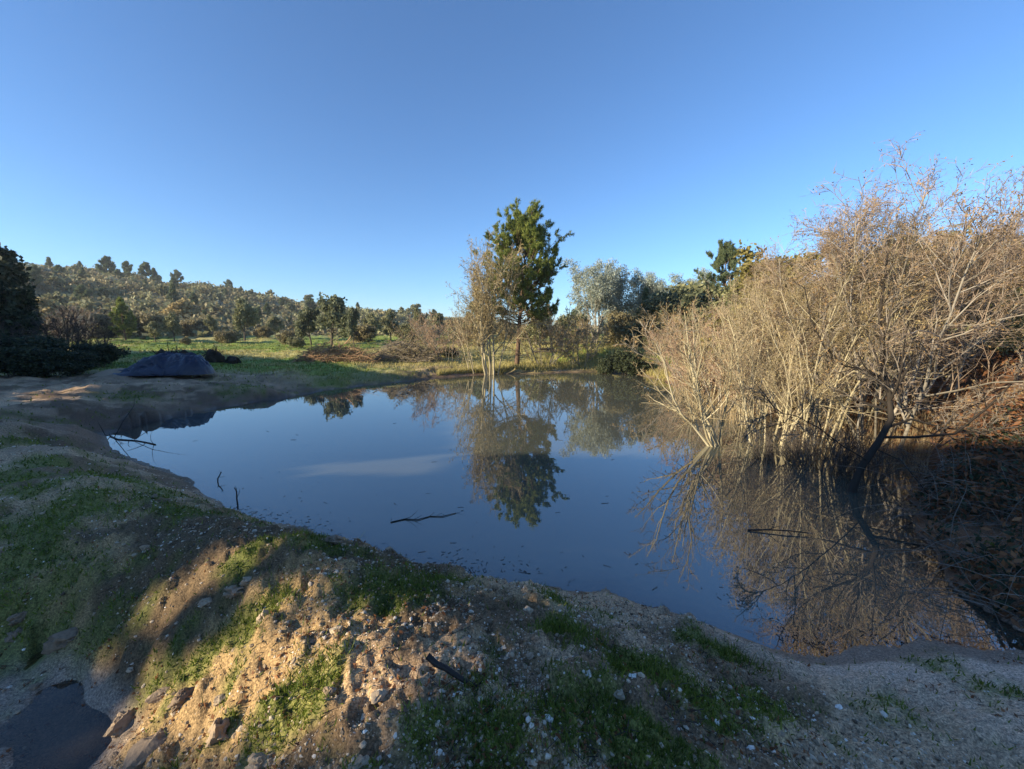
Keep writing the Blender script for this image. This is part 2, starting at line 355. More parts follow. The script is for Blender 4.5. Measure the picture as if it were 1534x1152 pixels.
g = G()
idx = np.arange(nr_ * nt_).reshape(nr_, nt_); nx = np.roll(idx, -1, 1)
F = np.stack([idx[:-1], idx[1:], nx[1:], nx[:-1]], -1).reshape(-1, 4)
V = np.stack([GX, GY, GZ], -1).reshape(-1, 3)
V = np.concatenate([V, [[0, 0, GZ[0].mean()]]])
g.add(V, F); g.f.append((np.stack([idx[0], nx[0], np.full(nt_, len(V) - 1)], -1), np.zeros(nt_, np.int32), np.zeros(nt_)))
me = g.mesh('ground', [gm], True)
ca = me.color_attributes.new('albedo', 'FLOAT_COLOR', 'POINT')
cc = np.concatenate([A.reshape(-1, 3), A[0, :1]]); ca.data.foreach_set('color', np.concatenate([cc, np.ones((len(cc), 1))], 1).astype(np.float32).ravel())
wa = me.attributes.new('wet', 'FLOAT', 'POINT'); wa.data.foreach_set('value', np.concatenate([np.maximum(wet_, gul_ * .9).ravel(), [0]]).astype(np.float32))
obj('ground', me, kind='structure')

# ------------------------------------------------------------------ water
wm, t, out = new_mat('pond_water')
tc = N(t, 'ShaderNodeTexCoord'); mp = N(t, 'ShaderNodeMapping'); mp.inputs['Scale'].default_value = (.7, 1.6, 1); t.links.new(tc.outputs['Object'], mp.inputs[0])
no = N(t, 'ShaderNodeTexNoise', Scale=1.6, Detail=3.0, Roughness=0.5); t.links.new(mp.outputs[0], no.inputs['Vector'])
bp = N(t, 'ShaderNodeBump', Strength=0.05, Distance=0.02); t.links.new(no.outputs[0], bp.inputs['Height'])
dif = N(t, 'ShaderNodeBsdfDiffuse'); dif.inputs[0].default_value = (.088, .090, .070, 1)
trp = N(t, 'ShaderNodeBsdfTransparent'); trp.inputs[0].default_value = (.80, .74, .66, 1)
dp = N(t, 'ShaderNodeAttribute', attribute_name='opacity')
mx = N(t, 'ShaderNodeMixShader'); t.links.new(dp.outputs['Fac'], mx.inputs[0]); t.links.new(trp.outputs[0], mx.inputs[1]); t.links.new(dif.outputs[0], mx.inputs[2])
gl = N(t, 'ShaderNodeBsdfGlossy', Roughness=0.012); gl.inputs[0].default_value = (1, 1, 1, 1); t.links.new(bp.outputs[0], gl.inputs['Normal'])
fr = N(t, 'ShaderNodeFresnel', IOR=2.55); t.links.new(bp.outputs[0], fr.inputs['Normal'])
m2 = N(t, 'ShaderNodeMixShader'); t.links.new(fr.outputs[0], m2.inputs[0]); t.links.new(mx.outputs[0], m2.inputs[1]); t.links.new(gl.outputs[0], m2.inputs[2])
t.links.new(m2.outputs[0], out.inputs[0])
pm = wm.copy(); pm.name = 'puddle_water'
for nd in pm.node_tree.nodes:
    if nd.type == 'FRESNEL': nd.inputs['IOR'].default_value = 1.33
    if nd.type == 'BSDF_DIFFUSE': nd.inputs[0].default_value = (.085, .072, .058, 1)
def water(name, x0, x1, y0, y1, step, level, test, k, label):
    xs = np.arange(x0, x1, step); ys = np.arange(y0, y1, step); X, Y = np.meshgrid(xs, ys)
    Z, S = height(X, Y, True, True)
    ok = test(X, Y, Z, S); cell = ok[:-1, :-1] & ok[1:, :-1] & ok[:-1, 1:] & ok[1:, 1:]
    ids = np.arange(X.size).reshape(X.shape)
    F = np.stack([ids[:-1, :-1], ids[:-1, 1:], ids[1:, 1:], ids[1:, :-1]], -1)[cell]
    used = np.unique(F); re = np.zeros(X.size, int); re[used] = np.arange(len(used))
    P = np.stack([X, Y, np.full(X.shape, level)], -1).reshape(-1, 3)[used]
    me = G().add(P, re[F]).mesh(name, [pm if 'puddle' in name else wm], True)
    op = 1 - np.exp(-np.clip(level - Z.ravel()[used], 0, 9) * k)
    at = me.attributes.new('opacity', 'FLOAT', 'POINT'); at.data.foreach_set('value', op.astype(np.float32))
    return obj(name, me, kind='structure', label=label)
water('pond_water', -13, 11, 1.5, 34, .12, 0.0, lambda X, Y, Z, S: S < .45, 9.0, 'still murky pond reflecting blue sky and trees')
water('puddle_water', -6, -1.5, 1.0, 5, .05, 0.088, lambda X, Y, Z, S: (S > 1) & (Z < .14), 7.0, 'shallow puddle in the gully at lower left')
#PART2
# ------------------------------------------------------------------ plant builders
def tubes(g, P, Rad, sides=3, mat=0, tint=0.5, point=False):
    P = np.asarray(P, float); Rad = np.asarray(Rad, float)
    Nn, K, _ = P.shape
    T = np.empty_like(P); T[:, 1:-1] = P[:, 2:] - P[:, :-2]; T[:, 0] = P[:, 1] - P[:, 0]; T[:, -1] = P[:, -1] - P[:, -2]
    T = norm(T); ref = norm(np.cross(T[:, :1], np.array([.31, .87, .38]) + 0 * T[:, :1])); ref = np.broadcast_to(ref, T.shape)
    U = norm(ref - (ref * T).sum(-1, keepdims=True) * T); Wv = np.cross(T, U)
    a = np.arange(sides) * 2 * math.pi / sides
    ring = P[:, :, None] + Rad[:, :, None, None] * (U[:, :, None] * np.cos(a)[:, None] + Wv[:, :, None] * np.sin(a)[:, None])
    ids = np.arange(Nn * K * sides).reshape(Nn, K, sides); nx = np.roll(ids, -1, 2)
    F = np.stack([ids[:, :-1], nx[:, :-1], nx[:, 1:], ids[:, 1:]], -1)
    tt = np.broadcast_to(np.asarray(tint, float).reshape(-1, 1, 1), (Nn, K - 1, sides))
    if point:
        Kq = K - 2; base = g.n
        Vv = np.concatenate([ring[:, :-1].reshape(-1, 3), P[:, -1]])
        ids = np.arange(Nn * (K - 1) * sides).reshape(Nn, K - 1, sides); nx = np.roll(ids, -1, 2)
        tip = (Nn * (K - 1) * sides + np.arange(Nn))[:, None] + 0 * ids[:, -1]
        Ft = np.stack([ids[:, -1], nx[:, -1], tip], -1).reshape(-1, 3)
        t3 = np.broadcast_to(np.asarray(tint, float).reshape(-1, 1), (Nn, sides)).ravel()
        g.add(Vv, Ft, mat, t3)
        if Kq > 0:
            Fq = np.stack([ids[:, :-1], nx[:, :-1], nx[:, 1:], ids[:, 1:]], -1).reshape(-1, 4) + base
            tq = np.broadcast_to(np.asarray(tint, float).reshape(-1, 1, 1), (Nn, Kq, sides)).ravel()
            g.f.append((Fq, np.full(len(Fq), mat, np.int32), tq))
    else:
        g.add(ring.reshape(-1, 3), F.reshape(-1, 4), mat, tt.ravel())
    return g
def grow(P0, D0, L, K, wob, up, rg):
    pts = [P0]; d = norm(D0); st = (L / (K - 1))[:, None]
    for k in range(K - 1):
        d = norm(d + wob * rg.normal(size=d.shape) + np.array([0, 0, up])); pts.append(pts[-1] + d * st)
    return np.stack(pts, 1)
def kids(P, Rd, L, rg, n, t0, t1, ang, lr, K=4, wob=.15, up=.05, rmin=.004, rs=.6):
    Nn, Kp, _ = P.shape
    tq = t0 + (t1 - t0) * ((np.arange(n)[None] + rg.random((Nn, n))) / n)
    f = tq * (Kp - 1); i = np.clip(f.astype(int), 0, Kp - 2); fr = (f - i)[..., None]; row = np.arange(Nn)[:, None]
    S = P[row, i] * (1 - fr) + P[row, i + 1] * fr; T = norm(P[row, i + 1] - P[row, i])
    r = Rd[row, i] * (1 - fr[..., 0]) + Rd[row, i + 1] * fr[..., 0]
    pp = norm(np.cross(T, rg.normal(size=T.shape))); a = (ang * rg.uniform(.6, 1.4, tq.shape))[..., None]
    D = T * np.cos(a) + pp * np.sin(a)
    Lc = (L[:, None] * lr * (1 - .5 * tq) * rg.uniform(.55, 1.25, tq.shape)).ravel()
    Pc = grow(S.reshape(-1, 3), D.reshape(-1, 3), Lc, K, wob, up, rg)
    r0 = np.maximum(r.ravel() * rs, rmin)
    Rc = np.maximum(r0[:, None] * np.linspace(1, .35, K)[None], rmin * .6)
    return Pc, Rc, Lc
def leaves(g, C, size, rg, mat=0, tint=None, aspect=.5, up=0.0):
    C = np.asarray(C).reshape(-1, 3); n = len(C)
    a = rg.normal(size=(n, 3)); a[:, 2] += up; a = norm(a); b = norm(np.cross(a, rg.normal(size=(n, 3))))
    s = (size * rg.uniform(.6, 1.4, n))[:, None]
    V = np.stack([C - a * s, C + b * s * aspect, C + a * s, C - b * s * aspect], 1)
    tint = rg.random(n) if tint is None else tint
    return g.add(V.reshape(-1, 3), np.arange(4 * n).reshape(n, 4), mat, tint)
def clumps(g, C, rad, per, size, rg, mat=0, aspect=.6, flat=.75, tv=.35, up=0.0):
    n = len(C); o = rg.normal(size=(n, per, 3)); o = norm(o) * (rg.random((n, per, 1)) ** .5); o[..., 2] *= flat
    rad = np.broadcast_to(np.asarray(rad, float), (n,))
    Pp = C[:, None] + o * rad[:, None, None]
    tint = np.clip(.5 + tv * rg.normal(size=(n, 1)) + .22 * rg.normal(size=(n, per)), 0, 1)
    return leaves(g, Pp, size, rg, mat, tint.ravel(), aspect, up)

def bare_shrub(seed, nst, H, spread, bark_m, twig_m, nleaf=0, leaf_m=None, leaf_s=.03, r0=.03, n1=8, n2=7, n3=5, base=.25, lean=(0, 0), rt=.0045, wob=.2, l2=.55, ntop=0):
    rg = np.random.default_rng(seed)
    a = rg.random(nst) * 2 * math.pi; b = base * np.sqrt(rg.random(nst))
    P0 = np.stack([np.cos(a) * b, np.sin(a) * b, np.zeros(nst) - .1], -1)
    sp = spread * rg.uniform(.15, 1.0, nst)
    D = np.stack([np.cos(a) * sp + lean[0], np.sin(a) * sp + lean[1], np.ones(nst)], -1)
    L = H * rg.uniform(.78, 1.0, nst)
    P = grow(P0, D, L, 8, .12, .05, rg); Rr = (r0 * rg.uniform(.6, 1.2, nst))[:, None] * np.linspace(1, .22, 8)[None]
    tr = G(); tubes(tr, P, Rr, 6, 0, rg.random(nst))
    cr = G()
    P1, R1, L1 = kids(P, Rr, L, rg, n1, .18, .98, .68, .42, 5, wob, .09, rt * 1.6)
    if ntop:
        Pq, Rq, Lq = kids(P, Rr, L, rg, ntop, .6, 1., .75, .36, 5, wob, .06, rt * 1.6)
        P1 = np.concatenate([P1, Pq]); R1 = np.concatenate([R1, Rq]); L1 = np.concatenate([L1, Lq])
    P2, R2, L2 = kids(P1, R1, L1, rg, n2, .15, 1., .75, l2, 4, wob, .03, rt * 1.2)
    P3, R3, L3 = kids(P2, R2, L2, rg, n3, .1, 1., .75, .62, 3, wob, .02, rt)
    tubes(cr, P1, R1, 4, 0, rg.random(len(P1))); tubes(cr, P2, R2, 3, 1, rg.random(len(P2)), True); tubes(cr, P3, R3, 3, 1, rg.random(len(P3)), True)
    mats = [M[bark_m], M[twig_m]]
    if nleaf:
        i = rg.integers(0, len(P3), nleaf); k = rg.integers(1, 3, nleaf)
        leaves(cr, P3[i, k] + rg.normal(size=(nleaf, 3)) * .02, leaf_s, rg, 2); mats.append(M[leaf_m])
    return [('trunk', tr.mesh('trunk', [M[bark_m]], True)), ('crown', cr.mesh('crown', mats))]

def leafy_tree(seed, H, W, leaf_m, bark_m, trunk=.25, nb=9, n2=6, per=26, ls=.12, cr_r=.55, stems=1, flat=.8, tv=.3, r0=None, aspect=.6, up=.12, n3=0):
    """tapered trunk with limbs, leaf clumps around the limb ends"""
    rg = np.random.default_rng(seed)
    a = rg.random(stems) * 6.28; s = .0 if stems == 1 else .28
    D = np.stack([np.cos(a) * s, np.sin(a) * s, np.ones(stems)], -1) + rg.normal(size=(stems, 3)) * .05
    L = np.full(stems, H * .86) * rg.uniform(.85, 1, stems); r0 = r0 or H * .018
    P = grow(np.stack([np.cos(a) * s * .3, np.sin(a) * s * .3, np.full(stems, -.1)], -1), D, L, 8, .07, .06, rg); Rr = np.full(stems, r0)[:, None] * np.linspace(1.15, .2, 8)[None]
    tr = G(); tubes(tr, P, Rr, 7, 0, .5)
    P1, R1, L1 = kids(P, Rr, np.full(stems, W), rg, nb, trunk, .98, 1.0, .80, 5, .14, up, r0 * .08)
    P2, R2, L2 = kids(P1, R1, L1, rg, n2, .35, 1., .75, .55, 4, .18, .05, r0 * .05)
    tubes(tr, P1, R1, 5, 0, .4)
    cr = G(); tubes(cr, P2, R2, 3, 0, .4, True)
    C = np.concatenate([P2[:, -1], P2[:, -2], P1[:, -1], P[:, -1]])
    C = C + rg.normal(size=C.shape) * .12 * cr_r
    clumps(cr, C, cr_r * rg.uniform(.6, 1.25, len(C)), per, ls, rg, 1, aspect, flat, tv)
    return [('trunk', tr.mesh('trunk', [M[bark_m]], True)), ('crown', cr.mesh('crown', [M[bark_m], M[leaf_m]]))]

def pine(seed, H, W, leaf_m='pine_leaf', t0=.35, nb=46, n2=6, n3=3, nee=12, nl=.24, rtr=.17, fat=1.0, dead=0, prof=None, bark_m='pine_bark', nw=.022):
    rg = np.random.default_rng(seed)
    P = grow(np.array([[0, 0, -.1]]), np.array([[.02, 0, 1.]]), np.array([H * .97]), 10, .015, .03, rg); Rr = rtr * np.linspace(1.1, .12, 10)[None]
    tr = G(); tubes(tr, P, Rr, 9, 0, .5)
    tq = t0 + (.985 - t0) * (np.arange(nb) + rg.random(nb)) / nb
    f = tq * 9; i = np.clip(f.astype(int), 0, 8); fr = (f - i)[:, None]; S = P[0, i] * (1 - fr) + P[0, i + 1] * fr
    az = np.arange(nb) * 2.4 + rg.normal(size=nb) * .4
    u = (tq - t0) / (1 - t0)
    pr = np.interp(u, *prof) if prof else np.interp(u, [0, .12, .35, .6, .85, 1], [.7, .95, 1, .88, .62, .22])
    L = W * pr * rg.uniform(.6, 1.18, nb)
    el = np.interp(u, [0, .5, 1], [.05, .45, 1.25])
    D = np.stack([np.cos(az) * np.cos(el), np.sin(az) * np.cos(el), np.sin(el)], -1)
    P1 = grow(S, D, L, 6, .10, .13, rg); R1 = (rtr * .28 * (1.1 - .8 * u))[:, None] * np.linspace(1, .3, 6)[None]
    tubes(tr, P1, R1, 5, 0, .45)
    P2, R2, L2 = kids(P1, R1, L, rg, n2, .3, 1., .7, .42, 4, .12, .16, .008)
    P3, R3, L3 = kids(P2, R2, L2, rg, n3, .3, 1., .6, .6, 3, .1, .18, .006)
    cr = G(); tubes(cr, P2, R2, 3, 0, .4, True); tubes(cr, P3, R3, 3, 0, .4, True)
    tips = np.concatenate([P1[:, -1], P2[:, -1], P3[:, -1], P2[:, -2], P3[:, 1]])
    dirs = norm(np.concatenate([P1[:, -1] - P1[:, -2], P2[:, -1] - P2[:, -2], P3[:, -1] - P3[:, -2], P2[:, -2] - P2[:, -3], P3[:, 1] - P3[:, 0]]))
    n = len(tips); k = nee
    nd = norm(dirs[:, None] * .75 + np.array([0, 0, .3]) + rg.normal(size=(n, k, 3)) * .62 * fat); ll = nl * rg.uniform(.6, 1.25, (n, k, 1))
    side = norm(np.cross(nd, rg.normal(size=(n, k, 3)))) * nw
    base = tips[:, None] + rg.normal(size=(n, k, 3)) * .045 * (nl / .24) - nd * .25 * ll
    Vv = np.stack([base - side, base + side, base + nd * ll], 2)
    tint = np.clip(.5 + .26 * rg.normal(size=(n, 1)) + .18 * rg.normal(size=(n, k)), 0, 1)
    cr.add(Vv.reshape(-1, 3), np.arange(n * k * 3).reshape(-1, 3), 1, tint.ravel())
    parts = [('trunk', tr.mesh('trunk', [M[bark_m]], True)), ('crown', cr.mesh('crown', [M[bark_m], M[leaf_m]]))]
    if dead:
        tq = rg.uniform(.2, t0 + .12, dead); f = tq * 9; i = f.astype(int); fr = (f - i)[:, None]; S = P[0, i] * (1 - fr) + P[0, i + 1] * fr
        az = rg.random(dead) * 6.28; D = np.stack([np.cos(az), np.sin(az), .25 + 0 * az], -1)
        Pd = grow(S, D, W * rg.uniform(.5, 1.0, dead), 5, .12, .06, rg); Rd = .028 * np.linspace(1, .3, 5)[None] + np.zeros((dead, 1)); Ld = np.full(dead, W * .8)
        db = G(); tubes(db, Pd, Rd, 4, 0, .5)
        Pe, Re, Le = kids(Pd, Rd, Ld, rg, 8, .2, 1, .7, .45, 4, .15, .03, .006); tubes(db, Pe, Re, 3, 1, rg.random(len(Pe)), True)
        Pf, Rf, _ = kids(Pe, Re, Le, rg, 5, .2, 1, .7, .5, 3, .15, 0, .005); tubes(db, Pf, Rf, 3, 1, rg.random(len(Pf)), True)
        parts.append(('dead_branches', db.mesh('dead_branches', [M['dark_bark'], M['tan_twig']])))
    return parts

def spot(px, Y, dz=-.03):
    x = (px - W0 / 2) / FPX * Y / CP; return (x, Y, max(h1(x, Y), -.35) + dz)
def top_h(px, py, Y, z): return at_y(px, py, Y)[2] - z
def plant(name, parts, px, Y, rot=0., label=None, cat='tree', group=None, top=None, H=None, wide=1.0, xyz=None, scale=1.0):
    p = xyz if xyz is not None else spot(px, Y)
    if top is not None:
        me = parts[1][1]; co = np.empty(len(me.vertices) * 3, np.float32); me.vertices.foreach_get('co', co)
        H = float(np.percentile(co[2::3], 99 if 'willow' in name or 'bare' in name or 'shrub' in name else 99.6))
    s = scale if top is None else top_h(px, top, Y, p[2]) / H
    return thing(name, parts, p, rot, (s * wide, s * wide, s), label, cat, group)

# ------------------------------------------------------------------ far shore
bp_ = pine(3, 11.2, 3.7, t0=.34, nb=92, n2=8, n3=4, nee=12, nl=.27, rtr=.19, dead=16, nw=.026, prof=([0, .12, .35, .6, .85, 1], [.8, 1, 1, 1, .95, .7]))
plant('pine_tree', bp_, 774, 31.2, .6, 'tall green pine with reddish trunk standing on the far shore', top=310, H=11.3, wide=1.12)
birch = bare_shrub(21, 7, 7.6, .26, 'pale_bark', 'tan_twig', 5200, 'gold_leaf', .05, r0=.085, n1=17, n2=9, n3=7, base=.5, rt=.008, l2=.6)
plant('bare_tree', birch, 736, 27.9, 0, 'bare pale stemmed clump with tan twiggy crown in front of the pine', top=368, H=7.2, wide=.8)
birch2 = bare_shrub(22, 4, 5.6, .3, 'pale_bark', 'tan_twig', 300, 'dry_leaf', .04, r0=.05, n1=9, n2=7, n3=4, base=.5, lean=(-.12, 0), rt=.007)
plant('bare_tree', birch2, 708, 27.9, 1, 'thin leafless saplings leaning left at the water edge beside the pine', top=440, H=5.2, wide=.8)
shr_t = bare_shrub(23, 12, 3.0, .75, 'grey_bark', 'tan_twig', 500, 'dry_leaf', .05, r0=.025, n1=8, n2=7, n3=4, base=.6, rt=.008)
shr_p = bare_shrub(24, 14, 3.2, .6, 'grey_bark', 'pink_twig', 200, 'dry_leaf', .04, r0=.025, n1=8, n2=7, n3=5, base=.7, rt=.0055)
shr_p2 = bare_shrub(25, 12, 3.6, .7, 'pale_bark', 'pink_twig', 250, 'dry_leaf', .04, r0=.03, n1=9, n2=7, n3=5, base=.7, rt=.0055)
plant('bare_shrub', shr_p, 672, 33, .3, 'pinkish brown leafless thicket left of the bare saplings', 'shrub', top=468, H=3.1, wide=1.15)
plant('bare_shrub', shr_t, 645, 38, .9, 'low tan thicket at the left end of the far shore thickets', 'shrub', top=476, H=3.0, wide=1.1)
plant('bare_shrub', shr_t, 818, 31.5, 2, 'tan brown twiggy bush right of the pine trunk', 'shrub', top=452, H=3.0, wide=.75)
euc = leafy_tree(31, 8, 3.0, 'euc_leaf', 'grey_bark', .25, 17, 8, 16, .085, .5, stems=4, tv=.3, r0=.07, aspect=.35, up=.25)
euc2 = leafy_tree(32, 7, 2.6, 'euc_leaf', 'grey_bark', .25, 16, 8, 16, .085, .5, stems=3, tv=.3, r0=.06, aspect=.35, up=.25)
plant('grey_leaved_tree', euc, 890, 44, 0, 'tall silvery grey leaved tree right of the pine', top=388, H=7.9, wide=.95)
plant('grey_leaved_tree', euc2, 925, 46, 1, 'shorter silvery grey tree just right of the tallest silvery one', top=402, H=6.9, wide=.95)
plant('grey_leaved_tree', euc2, 990, 45, 2.4, 'silvery tree nearest the right bank thicket behind dark conifer', top=412, H=6.9, wide=.95)
dcon = pine(35, 6.4, 1.15, 'far_pine_leaf', .06, 44, 5, 2, 12, .26, .09, prof=([0, .2, .6, 1], [1, 1, .75, .2]), nw=.035)
plant('conifer', dcon, 962, 37, 0, 'narrow dark green conifer between the silvery trees', top=432, H=6.4, wide=1.0)
for px, Y, tp, rt_, lab in [(955, 47, 408, 3.3, 'silvery grey tree directly behind the dark conifer'), (1030, 44, 418, 4.4, 'silvery tree rising behind the left end of the right thicket'), (1052, 48, 405, .3, 'silvery tree just left of the far pine top')]:
    plant('grey_leaved_tree', euc2, px, Y, rt_, lab, top=tp, H=7, wide=1.0)
bush_o = leafy_tree(41, 2.6, 2.2, 'olive_leaf', 'grey_bark', .08, 12, 6, 22, .085, .42, stems=3, r0=.04)
bush_d = leafy_tree(42, 2.0, 2.0, 'dark_leaf', 'dark_bark', .05, 12, 6, 26, .085, .42, stems=3, r0=.03)
bush_s = leafy_tree(43, 2.6, 2.3, 'scrub', 'grey_bark', .06, 12, 6, 22, .085, .42, stems=4, r0=.03)
bush_g = leafy_tree(44, 2.8, 2.2, 'oak_leaf', 'grey_bark', .08, 12, 6, 24, .095, .45, stems=3, r0=.04)
plant('bramble_bush', bush_d, 935, 28.0, 0, 'dark bramble bush at the waterline under the silvery trees', 'bush', top=525, H=2.1, wide=1.1)
plant('bramble_bush', bush_d, 905, 28.4, 2, 'small dark bramble tuft at the far waterline left of larger one', 'bush', top=538, H=2.1, wide=.9)
for px, Y, tp, pr, Hh, nm, lab in [
        (800, 45, 478, bush_o, 2.7, 'olive_bush', 'olive bush directly behind the pine trunk'),
        (850, 46, 472, bush_g, 2.9, 'green_bush', 'green bush behind the shore between pine and silvery trees'),
        (880, 38, 470, shr_t, 3.0, 'bare_shrub', 'tan leafless shrub at the foot of the tallest silvery tree'),
        (930, 40, 468, bush_s, 2.7, 'brown_bush', 'brown bush under the shorter silvery tree'),
        (1000, 40, 462, bush_o, 2.7, 'olive_bush', 'olive bush behind the dark conifer'),
        (760, 55, 482, bush_s, 2.7, 'brown_bush', 'brown bush in the field behind the bare saplings'),
        (690, 48, 485, bush_o, 2.7, 'olive_bush', 'olive bush at field edge left of the pine'),
        (1025, 30, 455, shr_t, 3.0, 'bare_shrub', 'tan twiggy shrub where far shore meets the right thicket'),
        (870, 32, 478, shr_t, 3.0, 'bare_shrub', 'tan shrub at the far waterline under the tallest silvery tree'),
        (985, 36, 440, bush_g, 2.9, 'green_bush', 'tall green bush closing the gap left of the right thicket'),
        (1015, 42, 425, bush_o, 2.7, 'olive_bush', 'tall olive bush behind the left end of the right thicket')]:
    plant(nm, pr, px, Y, px * .7, lab, 'bush' if 'bush' in nm else 'shrub', 'bushes behind the far shore', top=tp, H=Hh, wide=1.1)

# ------------------------------------------------------------------ right bank thicket
wilA = bare_shrub(51, 13, 4.6, .42, 'pale_bark', 'beige_twig', 2500, 'gold_leaf', .02, r0=.032, n1=10, n2=8, n3=5, base=.5, rt=.0038)
wilB = bare_shrub(52, 10, 5.2, .50, 'pale_bark', 'tan_twig', 4000, 'gold_leaf', .019, r0=.036, n1=9, n2=8, n3=6, ntop=7, base=.5, rt=.0038)
wilC = bare_shrub(53, 12, 5.4, .55, 'grey_bark', 'mauve_twig', 9000, 'dry_leaf', .019, r0=.035, n1=11, n2=9, n3=6, ntop=10, base=.6, rt=.0038)
lean = bare_shrub(54, 8, 3.6, .38, 'pale_bark', 'tan_twig', 120, 'dry_leaf', .03, r0=.035, n1=8, n2=6, n3=4, base=.12, lean=(-.38, .1), rt=.004)
x, y = at_z(1078, 668); plant('willow_shrub', lean, 0, 0, 0, 'pale willow fanning out leftwards low over the water', 'shrub', 'willows on the right bank', xyz=(x, y, -.1))
GR = 'willows on the right bank'
for px, Y, tp, pr, Hh, wd, rot, lab in [
        (1160, 9.6, 385, wilA, 4.4, .85, 0, 'pale stemmed willow in shallow water right of the leaning willow'),
        (1225, 9.2, 365, wilB, 4.9, .80, 1, 'upright pale willow standing in the water at middle of thicket'),
        (1130, 11.5, 425, wilA, 4.4, .75, 2, 'pale willow behind the leaning willow'),
        (1285, 10.2, 318, wilB, 4.8, 1.0, 3, 'tall tan willow left of the tree with dark leaning trunk'),
        (1318, 9.0, 290, wilC, 4.9, 1.0, 4, 'tallest tan willow with dry brown leaves at its top'),
        (1395, 9.4, 292, wilC, 4.9, .95, 3.0, 'wide tan willow right of the tallest one'),
        (1455, 11.5, 322, wilC, 4.9, 1.1, 1.4, 'lower tan willow near the right edge, farther back'),
        (1200, 13, 365, wilC, 5.0, .85, .4, 'tan willow at the back of the thicket before yellow green tree')]:
    plant('willow_shrub', pr, px, Y, rot, lab, 'shrub', GR, top=tp, H=Hh, wide=wd)
for px, Y, tp, pr, Hh, wd, rot, lab in [
        (1032, 19, 478, shr_p, 3.1, .85, 0, 'leftmost pinkish leafless shrub on the right bank'),
        (1065, 16.5, 466, shr_p2, 3.5, .9, 1, 'pinkish leafless shrub above the leaning willow'),
        (1095, 14.5, 462, shr_p, 3.1, .95, 2, 'rosy twiggy shrub between leaning willow and upright willow'),
        (1135, 14.0, 448, shr_p2, 3.5, 1.1, 3, 'rosy twiggy shrub behind the upright pale willow'),
        (1180, 12, 470, shr_p, 3.1, 1.1, 4, 'rosy low shrub behind the pale willow in the shallows'),
        (1250, 12.5, 440, shr_p2, 3.5, 1.1, 5, 'rosy shrub deep in the thicket left of tallest willow'),
        (1035, 22, 455, shr_t, 3.0, 1.2, 5, 'tan shrub far back at the left end of the thicket')]:
    plant('bare_shrub', pr, px, Y, rot, lab, 'shrub', 'leafless shrubs of the right thicket', top=tp, H=Hh, wide=wd)

# hero: dark leaning trunk at the water
def hero():
    rg = np.random.default_rng(77)
    bx, by = at_z(1268, 738); base = np.array([bx, by, -.25])
    def pt(px, py, Y): return at_y(px, py, Y) - np.array([bx, by, 0.])
    trunk = [np.array([[0, 0, -.25], pt(1290, 700, by + .1), pt(1316, 662, by + .2), pt(1335, 628, by + .35), pt(1332, 590, by + .5), pt(1322, 545, by + .7), pt(1318, 470, by + 1.0), pt(1330, 380, by + 1.3)])]
    Pm = np.array(trunk); Rm = np.array([[.06, .056, .052, .046, .036, .03, .022, .014]])
    tr = G(); tubes(tr, Pm, Rm, 8, 0, .3)
    limbs = np.array([[pt(1330, 640, by + .3), pt(1365, 628, by + .3), pt(1410, 640, by + .2), pt(1465, 648, by), pt(1520, 640, by - .2), pt(1570, 650, by - .3)],
                      [pt(1322, 655, by + .25), pt(1370, 655, by + .1), pt(1430, 650, by), pt(1480, 610, by), pt(1520, 570, by), pt(1545, 520, by)],
                      [pt(1325, 570, by + .6), pt(1300, 555, by + .6), pt(1265, 548, by + .5), pt(1235, 520, by + .5), pt(1215, 480, by + .6), pt(1205, 430, by + .6)],
                      [pt(1332, 600, by + .45), pt(1355, 560, by + .6), pt(1390, 510, by + .8), pt(1420, 440, by + 1), pt(1440, 370, by + 1.2), pt(1450, 310, by + 1.4)],
                      [pt(1300, 690, by + .1), pt(1262, 668, by - .2), pt(1225, 640, by - .3), pt(1190, 622, by - .4), pt(1160, 618, by - .5), pt(1130, 628, by - .6)],
                      [pt(1310, 672, by + .2), pt(1350, 690, by - .2), pt(1390, 740, by - .5), pt(1412, 770, by - .6), pt(1430, 790, by - .7), pt(1445, 800, by - .75)]])
    Rl = np.array([.022, .026, .02, .024, .011, .010])[:, None] * np.linspace(1, .3, 6)[None]
    tubes(tr, limbs, Rl, 6, 0, .35)
    A_ = np.concatenate([limbs]); L = np.full(len(A_), 2.0)
    cr = G()
    P1, R1, L1 = kids(A_, Rl, L, rg, 11, .25, 1, .7, .42, 5, .16, .07, .008)
    Pt, Rt, Lt = kids(Pm, Rm, np.array([3.2]), rg, 16, .45, 1, .7, .5, 5, .14, .1, .008)
    P1 = np.concatenate([P1, Pt]); R1 = np.concatenate([R1, Rt]); L1 = np.concatenate([L1, Lt])
    P2, R2, L2 = kids(P1, R1, L1, rg, 8, .15, 1, .65, .5, 4, .16, .04, .0045)
    P3, R3, L3 = kids(P2, R2, L2, rg, 5, .1, 1, .65, .6, 3, .15, .02, .0035)
    tubes(cr, P1, R1, 4, 0, rg.random(len(P1))); tubes(cr, P2, R2, 3, 1, rg.random(len(P2)), True); tubes(cr, P3, R3, 3, 1, rg.random(len(P3)), True)
    i = rg.integers(0, len(P3), 2500); leaves(cr, P3[i, 2], .02, rg, 2)
    thing('alder_tree', [('trunk', tr.mesh('trunk', [M['black_bark']], True)), ('crown', cr.mesh('crown', [M['black_bark'], M['grey_twig'], M['dry_leaf']]))],
          (bx, by, 0), 0, 1, 'alder with dark leaning trunk rising out of the water at right', 'tree')
hero()
roots = bare_shrub(56, 34, 1.1, .8, 'dark_bark', 'dark_twig', r0=.012, n1=5, n2=4, n3=2, base=.4, rt=.0035)
